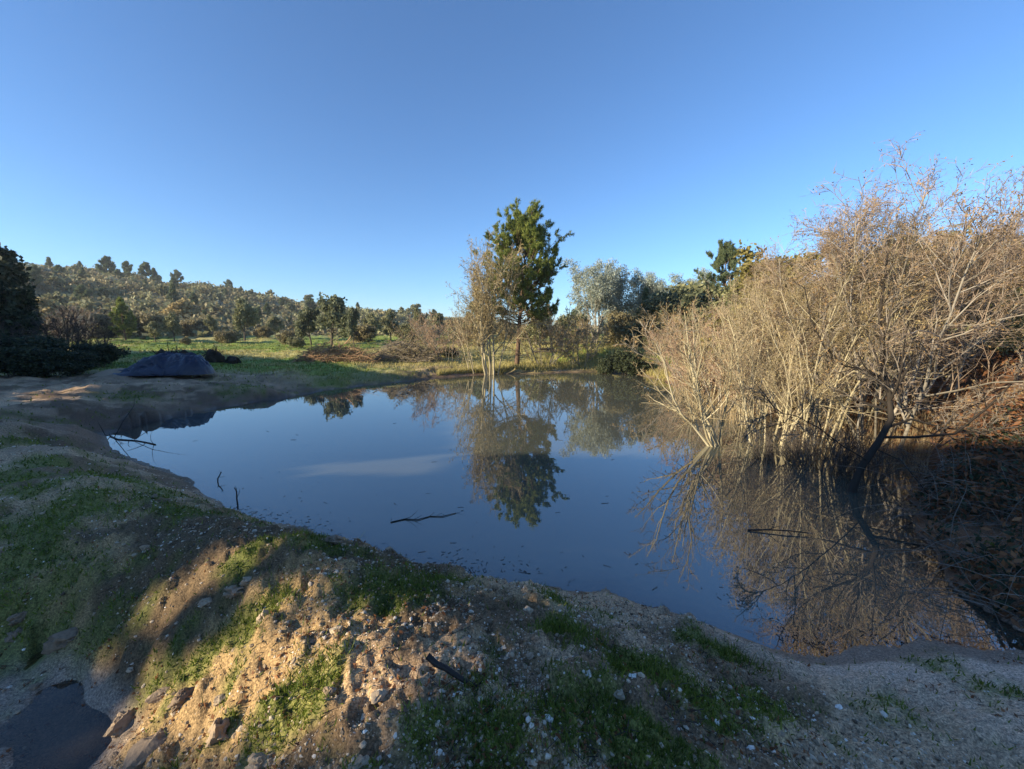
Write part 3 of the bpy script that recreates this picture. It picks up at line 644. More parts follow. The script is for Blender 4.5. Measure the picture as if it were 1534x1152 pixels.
for px, py, s, lab in [(1225, 700, 1.0, 'dark tangle of bare twigs at the waterline left of the leaning trunk'), (1290, 715, .8, 'dark twig tangle at the waterline behind the leaning trunk'), (1160, 690, .7, 'small dark twig tangle in the shallows under the pale willow')]:
    x, y = at_z(px, py); thing('twig_tangle', roots, (x, y, -.05), px, s, lab, 'shrub', 'twig tangles at the waterline')
# trees behind the thicket
gt1 = leafy_tree(61, 6.5, 4.0, 'yellow_leaf', 'grey_bark', .2, 14, 7, 26, .11, .55, stems=2, r0=.09)
gt2 = leafy_tree(62, 6.0, 3.8, 'olive_leaf', 'grey_bark', .15, 14, 7, 26, .10, .55, stems=2, r0=.09)
for px, Y, tp, pr, Hh, lab in [(1180, 25, 372, gt1, 6.2, 'yellow green leafy tree behind the thicket, right of the far pine'), (1125, 30, 402, gt2, 5.7, 'olive tree below the far pine behind the thicket'),
                               (1505, 11.0, 338, gt1, 6.2, 'yellow green tree behind the willows at the right edge'), (1400, 17, 350, gt2, 5.7, 'olive tree glimpsed through the tallest willows'),
                               (1290, 19, 375, gt2, 5.7, 'olive tree glimpsed behind the middle of the thicket'), (1530, 9.6, 430, gt2, 5.7, 'olive tree at the right edge under the yellow green one'),
                               (1150, 15.5, 432, gt1, 6.2, 'low yellow green tree inside the left part of the thicket'), (1215, 14.5, 415, gt2, 5.7, 'low olive tree inside the middle of the thicket')]:
    plant('leafy_tree', pr, px, Y, px, lab, 'tree', 'leafy trees behind the right thicket', top=tp, H=Hh, wide=1.15)
mpine = pine(63, 9, 2.8, 'far_pine_leaf', .35, 46, 6, 3, 11, .32, .15, nw=.035)
plant('pine_tree', mpine, 1083, 40, 2.5, 'dark pine top rising behind the left part of the right thicket', top=363, H=9.1, wide=.9)

# ------------------------------------------------------------------ left side and field
oak_d = leafy_tree(71, 8.4, 5.2, 'dark_leaf', 'dark_bark', .2, 15, 8, 34, .16, .75, r0=.2)
plant('oak_tree', oak_d, 8, 24, 0, 'large dark oak in shade at the left edge', top=352, H=8.4, wide=.92)
dark_b = bare_shrub(72, 12, 3.4, .7, 'dark_bark', 'dark_twig', 0, None, r0=.035, n1=8, n2=6, n3=4, base=.4, rt=.008)
plant('bare_shrub', dark_b, 105, 24, 0, 'dark leafless shrub between the dark oak and the blue tarp', 'shrub', 'dark scrub at the left', top=456, H=3.3, wide=1.0)
plant('bare_shrub', dark_b, 150, 25.5, 2, 'smaller dark leafless shrub just left of the blue tarp', 'shrub', 'dark scrub at the left', top=472, H=3.3, wide=.85)
plant('bare_shrub', dark_b, 45, 22, 4, 'dark leafless shrub under the dark oak', 'shrub', 'dark scrub at the left', top=478, H=3.3, wide=1.1)
for px, Y, tp, lab in [(20, 17.5, 520, 'low dark bush at the left edge below the oak'), (75, 18.5, 525, 'low dark bush left of the bare dark shrubs'), (125, 19, 528, 'low dark bush beside the tarp pile'), (60, 21, 505, 'dark bush behind the low bushes at left'), (155, 22.5, 515, 'dark bush just behind left end of the tarp')]:
    plant('dark_bush', bush_d, px, Y, px, lab, 'bush', 'dark scrub at the left', top=tp, H=2.1, wide=1.25)
oak1 = leafy_tree(73, 7, 4.2, 'oak_leaf', 'dark_bark', .25, 14, 7, 26, .20, .75, r0=.17)
oak2 = leafy_tree(74, 7, 3.8, 'olive_leaf', 'dark_bark', .25, 14, 7, 26, .20, .75, r0=.15)
oak3 = leafy_tree(75, 7, 4.0, 'scrub_green', 'dark_bark', .22, 14, 7, 26, .20, .75, r0=.16)
ypine = pine(76, 7, 2.0, 'pine_leaf', .12, 40, 5, 2, 11, .42, .12, prof=([0, .15, .5, 1], [.8, 1, .7, .15]), nw=.06)
for px, Y, tp, pr, Hh, wd, nm, lab in [
        (196, 62, 446, ypine, 7, 1.0, 'pine_tree', 'young bright green pine behind the blue tarp'),
        (372, 66, 448, oak2, 7, .95, 'oak_tree', 'round grey green tree standing alone on the lit grass'),
        (500, 52, 444, oak1, 7, .92, 'oak_tree', 'dark green oak standing behind the left brush pile'),
        (470, 54, 462, oak1, 7, .8, 'oak_tree', 'darker oak just left of the one behind brush pile'),
        (533, 50, 462, oak1, 7, .45, 'oak_tree', 'slim dark oak between the two brush piles'),
        (588, 58, 466, oak3, 7, .9, 'leafy_tree', 'green tree behind the right brush pile'),
        (628, 62, 462, oak2, 7, .7, 'leafy_tree', 'pale green tree right of the brush piles'),
        (268, 64, 470, oak2, 7, .95, 'leafy_tree', 'olive tree right of the young pine'),
        (240, 60, 482, oak3, 7, 1.0, 'leafy_tree', 'low olive tree touching the young pine'),
        (325, 72, 472, oak2, 7, .8, 'leafy_tree', 'olive tree left of the round tree on the grass'),
        (418, 75, 474, oak3, 7, .9, 'leafy_tree', 'brownish green tree right of the round tree'),
        (560, 70, 470, oak3, 7, .8, 'leafy_tree', 'dull green tree between dark oaks and right brush pile'),
        (660, 66, 470, oak3, 7, .9, 'leafy_tree', 'dull green tree left of the pine, across the field')]:
    plant(nm, pr, px, Y, px * 1.3, lab, 'tree', 'trees beyond the field', top=tp, H=Hh, wide=wd)
fb_s = leafy_tree(77, 3.2, 3.2, 'scrub', 'grey_bark', .06, 12, 6, 20, .17, .6, stems=4, r0=.05)
fb_y = leafy_tree(78, 3.2, 2.2, 'gold_leaf', 'grey_bark', .06, 12, 6, 20, .17, .6, stems=4, r0=.05)
fb_g = leafy_tree(79, 3.2, 3.2, 'scrub_green', 'grey_bark', .06, 12, 6, 20, .17, .6, stems=4, r0=.05)
fb_p = bare_shrub(80, 12, 3.4, .7, 'grey_bark', 'pink_twig', 0, None, r0=.04, n1=7, n2=6, n3=4, base=.7, rt=.02)
for px, Y, tp, pr, nm, lab in [
        (90, 50, 462, fb_p, 'bare_shrub', 'rosy leafless thicket right of the dark oak'), (130, 58, 458, fb_p, 'bare_shrub', 'rosy leafless thicket behind the dark bare shrubs'), (160, 66, 470, fb_s, 'brown_bush', 'brown bush left of the young pine'),
        (285, 100, 450, fb_y, 'golden_bush', 'golden tan bush behind the olive tree on the slope foot'), (300, 76, 478, fb_s, 'brown_bush', 'brown bush between olive trees'), (345, 62, 496, fb_s, 'brown_bush', 'low brown bush under the round tree'),
        (285, 56, 505, fb_y, 'golden_bush', 'low rusty bush behind the tarp pile'), (400, 70, 490, fb_s, 'brown_bush', 'brown bush right of the round tree trunk'), (440, 56, 497, fb_s, 'brown_bush', 'brown bush left of the dark oaks'),
        (450, 48, 505, fb_g, 'green_bush', 'dark low bush left of the left brush pile'), (545, 60, 488, fb_s, 'brown_bush', 'brown bush behind the gap between brush piles'), (610, 66, 485, fb_g, 'green_bush', 'green bush behind the right brush pile'),
        (650, 58, 486, fb_p, 'bare_shrub', 'leafless brown shrub right of brush piles'), (225, 70, 470, fb_s, 'brown_bush', 'brown bush behind the young pine'), (70, 75, 450, fb_y, 'golden_bush', 'golden bush on the slope above the dark scrub'), (690, 70, 478, fb_s, 'brown_bush', 'brown bush across the field behind bare saplings')]:
    plant(nm, pr, px, Y, px, lab, 'bush' if 'bush' in nm else 'shrub', 'bushes beyond the field', top=tp, H=3.1, wide=1.15)
# ------------------------------------------------------------------ brush piles, tarp pile, stumps, logs
def brush(seed, Lx, Ly, Hh, n, mats):
    rg = np.random.default_rng(seed); g = G()
    u = rg.uniform(-1, 1, n); w = rg.uniform(-1, 1, n)
    hz = Hh * np.clip(1 - u ** 4, 0, 1) * np.clip(1 - w ** 2, 0, 1) * (1 + .25 * vnoise(u * 4, w * 3, seed)) * rg.random(n) ** .5
    C = np.stack([u * Lx / 2, w * Ly / 2, hz], -1); a = rg.normal(0, .8, n)
    D = np.stack([np.cos(a), np.sin(a) * .8, rg.normal(0, .28, n)], -1); Ls = rg.uniform(.5, 1.9, n)
    P = grow(C - norm(D) * Ls[:, None] * .5, D, Ls, 4, .18, -.02, rg)
    P[..., 2] = np.maximum(P[..., 2], .0)
    Rr = rg.choice([.012, .02, .035], n, p=[.6, .3, .1])[:, None] * np.linspace(1, .5, 4)[None]
    tubes(g, P, Rr, 3, rg.integers(0, 2), rg.random(n))
    P2, R2, _ = kids(P, Rr, Ls, rg, 4, .2, 1, .7, .45, 3, .2, 0, .011); tubes(g, P2, R2, 3, 1, rg.random(len(P2)), True)
    return g.mesh('brush_pile', mats)
M['rust_twig'] = bark('rust_twig', (.20, .11, .06), (.46, .28, .16), 4, bump=0)
x, y, z = spot(508, 30.5); obj('brush_pile', brush(81, 5.4, 2.0, 1.35, 850, [M['rust_twig'], M['tan_twig']]), None, (x, y, z), .05, 1, 'rusty brown heap of cut branches on the grass, left one', 'brush pile', 'brush piles on the far bank')
x, y, z = spot(608, 32.5); obj('brush_pile', brush(82, 4.6, 2.2, 1.75, 700, [M['grey_twig'], M['tan_twig']]), None, (x, y, z), -.1, 1, 'grey brown heap of cut branches, the right one with darker gaps', 'brush pile', 'brush piles on the far bank')
x, y, z = spot(668, 36); thing('bramble_bush', bush_d, (x, y, z), 1, (.7, .7, .4), 'dark hump of brambles right of the brush piles', 'bush')

def lump(seed, nu, nv, f):
    """closed dome over a ring grid; f(a, t) gives x, y, z with t from rim 0 to top 1"""
    a = np.linspace(0, 2 * math.pi, nu, endpoint=False); tv = np.linspace(0, 1, nv)[:-1]
    Aa, T = np.meshgrid(a, tv); V = np.stack(f(Aa, T), -1).reshape(-1, 3); tp = np.stack(f(np.array([0.]), np.array([1.])), -1)
    ids = np.arange(nu * (nv - 1)).reshape(nv - 1, nu); nx = np.roll(ids, -1, 1)
    F4 = np.stack([ids[:-1], nx[:-1], nx[1:], ids[1:]], -1).reshape(-1, 4); F3 = np.stack([ids[-1], nx[-1], np.full(nu, len(V))], -1)
    g = G(); g.add(np.concatenate([V, tp]), F4); g.f.append((F3, np.zeros(nu, np.int32), np.full(nu, .5))); return g
tm, t, out = new_mat('blue_tarp')
bs = N(t, 'ShaderNodeBsdfPrincipled', Roughness=0.32)
tc = N(t, 'ShaderNodeTexCoord'); no = N(t, 'ShaderNodeTexNoise', Scale=2.5, Detail=5.0, Distortion=1.2); t.links.new(tc.outputs['Object'], no.inputs['Vector'])
t.links.new(mixc(t, no.outputs[0], (.004, .006, .012), (.016, .024, .065)), bs.inputs['Base Color'])
bp = N(t, 'ShaderNodeBump', Strength=0.8, Distance=0.08); t.links.new(no.outputs[0], bp.inputs['Height']); t.links.new(bp.outputs[0], bs.inputs['Normal']); t.links.new(bs.outputs[0], out.inputs[0])
def tarp_f(a, T):
    c = 1 - T; rx, ry = 2.1, 1.3 + .3 * np.sin(2 * a + 1)
    x = np.cos(a) * rx * c ** .8 + .85 * T; y = np.sin(a) * ry * c ** .8
    prof = 1 - (1 - T) ** 2.2
    z = 1.0 * (1 - (1 - T) ** 3.2) * (0.3 + .7 * sstep(-2.2, .5, x)) + .05 * np.sin(11 * a + 3 * T) * c * sstep(0, .3, T) + (.16 * fbm(x * 1.0, y * 1.5, 3, 8) - .26 * np.abs(fbm(x * 1.5 + y, y * 2.1 - .6 * x, 4, 18))) * sstep(0, .3, T) + .12
    return x, y, z - .03
def heap_f(a, T):
    c = 1 - T; x = -1.55 + np.cos(a) * 1.05 * c; y = -.35 + np.sin(a) * .9 * c
    return x, y, .42 * np.sin(T * 1.57) + .06 * fbm(x * 3, y * 3, 3, 9) * T - .02
x, y, z = spot(243, 19.4)
thing('tarp_covered_pile', [('tarp', lump(1, 130, 44, tarp_f).mesh('tarp', [tm], True)), ('heap', lump(2, 40, 12, heap_f).mesh('heap', [M['clod']], True))],
      (x, y, z), .05, (1.12, 1, 1), 'pile covered with a dark blue plastic tarp on the left bank', 'tarp')
def stump(seed, H, Rr):
    rg = np.random.default_rng(seed)
    def f(a, T):
        w = (1 - T) ** .45 * (1 + .3 * np.sin(3 * a + seed) + .35 * fbm(np.cos(a) * 2 + seed, T * 3 + np.sin(a) * 2, 3, seed)); x = np.cos(a) * Rr * w + .25 * T; y = np.sin(a) * Rr * w
        return x, y, H * .5 * (1 - (1 - T) ** 2.5) + .35 * fbm(x * 2.2 + seed, y * 2.2, 4, seed) * T
    g = lump(seed, 30, 10, f)
    n = 46; a = rg.random(n) * 6.28; D = np.stack([np.cos(a), np.sin(a), rg.uniform(-.1, 1.2, n)], -1)
    P = grow(np.tile([[0, 0, H * .42]], (n, 1)) + rg.normal(size=(n, 3)) * [Rr * .4, Rr * .4, .08], D, rg.uniform(.3, .85, n) * H * .8, 4, .3, .05, rg)
    r = G(); tubes(r, P, .03 * np.linspace(1, .3, 4)[None] + np.zeros((n, 1)), 5)
    return [('stump', g.mesh('stump', [M['black_bark']], True)), ('roots', r.mesh('roots', [M['black_bark']]))]
for px, Y, H, Rr, lab in [(258, 22.5, 1.5, .95, 'black uprooted stump mound behind the blue tarp'), (322, 27, 1.3, .5, 'dark upturned stump right of the blue tarp'), (350, 27.5, .6, .5, 'low dark stump right of the upturned stump')]:
    thing('uprooted_stump', stump(px, H, Rr), spot(px, Y), 0, 1, lab, 'stump', 'uprooted stumps by the tarp')
for k, (px, Y, L, a, rr_, dz, lab) in enumerate([(812, 38, 1.9, .1, .13, .1, 'dark log lying at the left end of the far log heap'), (828, 38.4, 2.0, -.15, .12, .12, 'dark log at right of the far log heap'), (818, 38.2, 1.7, .3, .12, .34, 'dark log lying across the top of the far log heap'), (835, 37.6, 1.5, .5, .1, .08, 'short log in front of the far log heap')]):
    rg = np.random.default_rng(k); P = grow(np.array([[-L / 2, 0, 0]]), np.array([[1, 0, 0.]]), np.array([L]), 6, .04, 0, rg)
    x, y, z = spot(px, Y); g = G(); tubes(g, P, np.full((1, 6), rr_) * np.linspace(1, .8, 6), 9, 0, .5)
    s = 9; g.f.append((np.array([list(range(s))[::-1]]), np.zeros(1, np.int32), np.array([.9]))); g.f.append((np.array([[5 * s + q for q in range(s)]]), np.zeros(1, np.int32), np.array([.9])))
    obj('log', g.mesh('log', [M['dark_bark']], True), None, (x, y, z + dz), a, 1, lab, 'log', 'logs on the far bank')

# ------------------------------------------------------------------ hillside
fpine = pine(91, 8, 2.6, 'far_pine_leaf', .35, 22, 4, 2, 8, .9, .16, nw=.17)
fpine2 = pine(92, 7, 1.7, 'far_pine_leaf', .12, 22, 4, 2, 8, .8, .13, prof=([0, .2, .6, 1], [1, .9, .6, .2]), nw=.17)
foak = leafy_tree(93, 5, 4.2, 'scrub_green', 'dark_bark', .15, 11, 5, 12, .5, .9, r0=.12)
fsil = leafy_tree(94, 5, 3.8, 'euc_leaf', 'grey_bark', .15, 11, 5, 12, .42, .9, r0=.1)
def hill_tree(parts, nm, px, r, s, lab, rot):
    th_ = math.atan((px - W0 / 2) / FPX); x, y = r * math.sin(th_), r * math.cos(th_)
    if r > 240: s = s * .78
    if 'WHERE' in lab:
        lab = lab.replace('SIZE', 'tiny' if s < .45 else 'small' if s < .57 else 'middling' if s < .68 else 'large').replace('WHERE', ('low' if r < 160 else 'midway' if r < 220 else 'high' if r < 280 else 'near the crest') + ' on the hill ' + next(w for lim, w in ((110, 'beside the dark oak'), (220, 'above the young pine'), (330, 'above the olive trees'), (430, 'above the round field tree'), (540, 'above the dark oaks'), (640, 'above the brush piles'), (9999, 'left of the tall pine')) if px < lim))
    if 'SPOT' in lab:
        lab = lab.replace('SPOT', next(w for lim, w in ((780, 'behind the tall pine'), (880, 'right of the tall pine'), (1010, 'behind the silvery trees'), (1150, 'behind the far pine top'), (1300, 'behind the middle willows'), (9999, 'behind the tallest willows')) if px < lim))
    thing(nm, parts, (x, y, h1(x, y) - .1), rot, s, lab, 'tree', 'trees on the hillside')
rg = np.random.default_rng(5)
for px, r, s, pr, nm, lab in [(175, 250, 1.45, fpine, 'pine_tree', 'broad dark pine high on the hill, the tallest on its left slope'), (205, 275, 1.2, fpine, 'pine_tree', 'dark pine at the skyline right of the broad pine'), (232, 262, 1.35, fpine, 'pine_tree', 'tall dark pine at the hilltop in the middle group'),
        (245, 270, 1.4, fpine2, 'pine_tree', 'narrow pine at the right of the hilltop group'), (278, 300, 1.35, fpine, 'pine_tree', 'lone pine on the skyline right of the hilltop group'), (92, 300, 1.3, fpine2, 'pine_tree', 'lone small pine on the skyline near the dark oak'), (138, 300, 1.1, fpine2, 'pine_tree', 'small pine on the skyline left of the broad pine'),
        (352, 315, 1.3, fpine, 'pine_tree', 'skyline pine where the ridge drops to the right, left of a pair'), (370, 315, 1.1, fpine2, 'pine_tree', 'skyline pine at the end of the ridge pair'), (268, 160, .95, fpine2, 'pine_tree', 'bright conifer low on the slope below hilltop group'), (298, 150, .8, fpine2, 'pine_tree', 'small conifer low on the slope right of the bright one'),
        (410, 300, 1.3, foak, 'oak_tree', 'rounded tree on the ridge above the lone round field tree'), (468, 280, 1.5, foak, 'oak_tree', 'rounded dark tree on the ridge above the dark oaks'), (515, 260, 1.2, fpine, 'pine_tree', 'pine on the ridge above the dark oaks'), (540, 270, 1.2, fpine2, 'pine_tree', 'narrow pine on the ridge above the brush piles'),
        (625, 240, 1.4, foak, 'oak_tree', 'dark rounded tree at the right end of the ridge'), (660, 250, 1.2, foak, 'oak_tree', 'last rounded tree of the ridge left of the pine')]:
    hill_tree(pr, nm, px, r, s, lab, px)
for k in range(190):
    px = rg.uniform(60, 740); r = 110 + 230 * rg.random() ** .8; v = rg.random()
    if v < .42: hill_tree(foak, 'oak_tree', px, r, rg.uniform(.35, .85), 'SIZE dull green rounded tree WHERE', rg.random() * 6)
    elif v < .62: hill_tree(fsil, 'leafy_tree', px, r, rg.uniform(.35, .8), 'SIZE silvery grey tree WHERE', rg.random() * 6)
    elif v < .82: hill_tree(fpine2, 'pine_tree', px, r, rg.uniform(.4, .85), 'SIZE narrow pine WHERE', rg.random() * 6)
    else: hill_tree(fpine, 'pine_tree', px, r, rg.uniform(.4, .8), 'SIZE broad pine WHERE', rg.random() * 6)
for k in range(34):
    px = rg.uniform(700, 1560); r = rg.uniform(75, 150)
    hill_tree([foak, fsil, fpine][k % 3], ['oak_tree', 'leafy_tree', 'pine_tree'][k % 3], px, r, rg.uniform(.7, 1.1), ['dull green tree of the low wood SPOT', 'grey leaved tree of the low wood SPOT', 'pine of the low wood SPOT'][k % 3], rg.random() * 6)
n = 19000
px = rg.uniform(-60, 1560, n); r = 88 + 260 * rg.random(n) ** .75
keep = (px < 760) | (rg.random(n) < .35); px, r = px[keep], r[keep]; th_ = np.arctan((px - W0 / 2) / FPX)
C = np.stack([r * np.sin(th_), r * np.cos(th_), 0 * r], -1); keep = fbm(C[:, 0] / 18, C[:, 1] / 18, 3, 97) + .3 * rg.normal(size=len(C)) < .55; C = C[keep]; r = r[keep]
C[:, 2] = height(C[:, 0], C[:, 1]) + .4
g = G(); kind = (fbm(C[:, 0] / 25, C[:, 1] / 25, 3, 15) + .5 * rg.normal(size=len(C))) > -.1
for mi, sel in ((0, ~kind), (1, kind)):
    clumps(g, C[sel], rg.uniform(.5, 1.9, sel.sum()), 11, .46, rg, mi, .7, .6, .3)
W_ = rg.uniform(0, 1, (4600, 2)); wx = -40 + 800 * W_[:, 0]; wr = 100 + 235 * W_[:, 1] ** .8; wt = np.arctan((wx - W0 / 2) / FPX); C2 = np.stack([wr * np.sin(wt), wr * np.cos(wt), 0 * wr], -1)
C2 = C2[fbm(C2[:, 0] / 20, C2[:, 1] / 20, 3, 19) + .25 * rg.normal(size=len(C2)) > .0]; C2[:, 2] = height(C2[:, 0], C2[:, 1]) + rg.uniform(.8, 2.4, len(C2)) * sstep(345, 260, np.hypot(C2[:, 0], C2[:, 1]))
hk = rg.random(len(C2)) < .6
for mi, sel in ((0, hk), (1, ~hk)): clumps(g, C2[sel], rg.uniform(1.0, 2.6, sel.sum()), 24, .5, rg, mi, .7, .8, .3)
obj('hillside_scrub', g.mesh('hillside_scrub', [M['scrub'], M['scrub_green']]), kind='stuff', label='brown and green scrub covering the hillside')

# ------------------------------------------------------------------ grass, gravel, reeds, bracken
def scatter(n, r0, r1, seed, half=R(57)):
    rg = np.random.default_rng(seed); a = rg.uniform(-half, half, n); r = r0 * (r1 / r0) ** rg.random(n)
    x, y = r * np.sin(a), r * np.cos(a); z, sd = height(x, y, True, True); return x, y, z, sd, r, rg
def blades(g, x, y, z, h, w, rg, mat=0, tint=None, lean=.45):
    n = len(x); P = np.stack([x, y, z], -1); D = norm(np.stack([rg.normal(size=n) * lean, rg.normal(size=n) * lean, np.ones(n)], -1))
    s = norm(np.stack([rg.normal(size=n), rg.normal(size=n), 0 * x], -1)) * w[:, None]
    Vv = np.stack([P - s, P + s, P + D * h[:, None]], 1); g.add(Vv.reshape(-1, 3), np.arange(3 * n).reshape(n, 3), mat, rg.random(n) if tint is None else tint)
x, y, z, sd, r, rg = scatter(260000, 1.0, 26, 101)
gm_, far, wet, beach, gul, right, warm = masks(x, y, z, sd)
k = (rg.random(len(x)) < np.maximum(gm_ ** 1.3, .03) * (1 - far)) & (sd > .12) & (gul < .3)
x, y, z, r = x[k], y[k], z[k], r[k]
g = G(); pt_ = np.clip(.45 + .3 * fbm(x / .5, y / .5, 3, 5) + .2 * rg.normal(size=len(x)), 0, 1)
blades(g, x, y, z - .004, rg.uniform(.012, .045, len(x)) * (1 + r * .06), .0022 + .0011 * r, rg, 0, pt_, .6)
obj('bank_grass', g.mesh('bank_grass', [M['grass']]), kind='stuff', label='short green grass and moss growing on the near bank')
x, y, z, sd, r, rg = scatter(150000, 17, 85, 102)
gm_, far, wet, beach, gul, right, warm = masks(x, y, z, sd)
k = (sd > .3) & (rg.random(len(x)) < far) & (right < .5); x, y, z, r = x[k], y[k], z[k], r[k]
g = G(); mi = (fbm(x / 6, y / 6, 3, 95) + sstep(-3, -20, x) * .55 - .15 + .25 * rg.normal(size=len(x)) < .05).astype(int)
blades(g, x, y, z - .01, rg.uniform(.05, .22, len(x)) * np.where(mi == 1, 1.3, .8), .0010 * r, rg, mi)
obj('field_grass', g.mesh('field_grass', [M['grass'], M['dry_grass']]), kind='stuff', label='sunlit green and dry yellow grass on the far field')

rg = np.random.default_rng(77); T0 = []
for px, py, z0, sp, m in [(870, 962, .8, .12, 420), (835, 950, .8, .08, 200), (1085, 984, .4, .12, 300), (1120, 992, .4, .1, 200), (600, 880, .85, .14, 260), (660, 868, .7, .1, 160), (440, 812, .92, .2, 260), (280, 748, .8, .3, 300), (420, 890, .86, .18, 260), (460, 1015, .84, .12, 220), (960, 1045, .7, .14, 220), (1010, 1062, .66, .14, 200), (725, 1060, .9, .1, 160), (830, 888, .5, .12, 150), (390, 920, .8, .12, 180), (120, 760, .7, .5, 420), (60, 800, .66, .5, 420)]:
    cx, cy = at_z(px, py, z0); T0.append(np.stack([cx + rg.normal(0, sp, m), cy + rg.normal(0, sp * .8, m)], -1))
T0 = np.concatenate(T0); z, sd = height(T0[:, 0], T0[:, 1], True, True); T0, z = T0[sd > .05], z[sd > .05]; n = len(z)
g = G(); blades(g, T0[:, 0], T0[:, 1], z - .004, rg.uniform(.03, .10, n), np.full(n, .0028), rg, 0, None, .5)
obj('grass_tufts', g.mesh('grass_tufts', [M['grass']]), kind='stuff', label='taller green grass tufts on the near bank')
x, y, z, sd, r, rg = scatter(9000, 1.1, 14, 105); k = (sd > .05) & (fbm(x / .7, y / .7, 2, 121) > -.1); x, y, z = x[k], y[k], z[k]; n = len(x)
g = G(); leaves(g, np.stack([x, y, z + .006], -1), .014, rg, 0, None, .5)
a = rg.random(n // 2) * 6.28; C = np.stack([x[::2][:n // 2] + .02, y[::2][:n // 2], z[::2][:n // 2] + .006], -1); D = np.stack([np.cos(a), np.sin(a), rg.normal(0, .15, len(a))], -1) * rg.uniform(.01, .05, len(a))[:, None]; tubes(g, np.stack([C - D, C + D], 1), np.full((len(a), 2), .0018), 3, 1, rg.random(len(a)))
obj('leaf_litter', g.mesh('leaf_litter', [M['bracken'], M['dark_twig']]), kind='stuff', label='fallen leaf bits and twigs strewn over the near bank')
ICO = np.array([[0, -1, 1.618], [0, 1, 1.618], [0, -1, -1.618], [0, 1, -1.618], [1, 1.618, 0], [-1, 1.618, 0], [1, -1.618, 0], [-1, -1.618, 0], [1.618, 0, 1], [1.618, 0, -1], [-1.618, 0, 1], [-1.618, 0, -1]]) / 1.902
ICF = np.array([[0, 8, 1], [0, 1, 10], [0, 10, 7], [0, 7, 6], [0, 6, 8], [8, 6, 9], [8, 9, 4], [8, 4, 1], [1, 4, 5], [1, 5, 10], [10, 5, 11], [10, 11, 7], [7, 11, 2], [7, 2, 6], [6, 2, 9], [9, 2, 3], [9, 3, 4], [4, 3, 5], [5, 3, 11], [11, 3, 2]])
OCT = np.array([[1, 0, 0], [-1, 0, 0], [0, 1, 0], [0, -1, 0], [0, 0, 1], [0, 0, -1.]])
OCF = np.array([[0, 2, 4], [2, 1, 4], [1, 3, 4], [3, 0, 4], [2, 0, 5], [1, 2, 5], [3, 1, 5], [0, 3, 5]])
def stones(g, x, y, z, s, rg, tint, base, faces):
    n = len(x); k = len(base)
    sc = rg.uniform(.55, 1.25, (n, 1, 3)) * s[:, None, None]; sc[..., 2] *= .75
    V = base[None] * (1 + .13 * rg.normal(size=(n, k, 1))) * sc; a = rg.random(n) * 6.28
    c, q = np.cos(a)[:, None], np.sin(a)[:, None]
    V = np.stack([V[..., 0] * c - V[..., 1] * q, V[..., 0] * q + V[..., 1] * c, V[..., 2]], -1) + np.stack([x, y, z], -1)[:, None]
    g.add(V.reshape(-1, 3), (faces[None] + (np.arange(n) * k)[:, None, None]).reshape(-1, 3), 0, np.repeat(tint, len(faces)))
x, y, z, sd, r, rg = scatter(108000, 1.0, 12, 103)
gm_, far, wet, beach, gul, right, warm = masks(x, y, z, sd)
dens = (.25 + .75 * sstep(-.3, .5, fbm(x / .6, y / .6, 3, 111))) * (1 - .6 * gm_) * (1 - .55 * gul) * (1 - .5 * beach)
k = (rg.random(len(x)) < dens) & (sd > .04) & (right < .5)
x, y, z, sd, r, warm, beach = x[k], y[k], z[k], sd[k], r[k], warm[k], beach[k]
tint = np.clip(.40 - .08 * warm + .26 * rg.normal(size=len(x)) + .5 * (rg.random(len(x)) < .09 * (1 - .6 * warm) * sstep(-.2, .7, fbm(x / .5, y / .5, 2, 119))), 0, 1)
s = np.clip(.0035 + .0045 * rg.random(len(x)) ** 3 * 2.2 + .0006 * r, 0, .03) * (1 - .4 * beach)
big = rg.random(len(x)) < .06; s = np.where(big, s * 1.5, s)
g = G(); bb = s > .013
stones(g, x[~bb], y[~bb], z[~bb] - .25 * s[~bb], s[~bb], rg, tint[~bb], OCT, OCF); stones(g, x[bb], y[bb], z[bb] - .2 * s[bb], s[bb], rg, tint[bb], ICO, ICF)
obj('bank_gravel', g.mesh('bank_gravel', [M['gravel']]), kind='stuff', label='coarse pale granite gravel strewn over the near bank')

n = 9000; rg = np.random.default_rng(119); px = rg.uniform(655, 1010, n); py = np.interp(px, [655, 700, 800, 850, 900, 950, 1010], [566, 562, 559, 557, 556.5, 560, 576]) - .4 - rg.exponential(5, n) * sstep(760, 840, px) - rg.exponential(1.2, n)
q = np.array([at_z(a, b) for a, b in zip(px, py)]); z = height(q[:, 0], q[:, 1])
g = G(); blades(g, q[:, 0], q[:, 1], z - .02, rg.uniform(.12, .5, n), .0009 * q[:, 1], rg, 0, None, .3)
obj('shore_grass', g.mesh('shore_grass', [M['dry_grass']]), kind='stuff', label='dry yellow grass fringe along the far waterline')
n = 3800; rg = np.random.default_rng(121)
px = rg.uniform(1010, 1390, n); py = np.interp(px, [1010, 1130, 1280, 1390], [585, 632, 680, 705]) + rg.normal(0, 13, n) - 6
q = np.array([at_z(a, b) for a, b in zip(px, py)]); z = np.maximum(height(q[:, 0], q[:, 1]), -.1)
g = G(); blades(g, q[:, 0], q[:, 1], z, rg.uniform(.2, .8, n), .0014 + .0009 * q[:, 1] * .5, rg, 0, None, .22)
obj('dry_reeds', g.mesh('dry_reeds', [M['reed']]), kind='stuff', label='pale dry reeds and stalks under the right thicket')
n = 30000; x = rg.uniform(6.2, 22, n); y = rg.uniform(3.6, 19, n); z, sd = height(x, y, True, True)
k = (sd > .35) & (x > 6.9) & (fbm(x / .8, y / .8, 3, 131) + .3 * rg.normal(size=n) > -.35); x, y, z = x[k], y[k], z[k]; n = len(x)
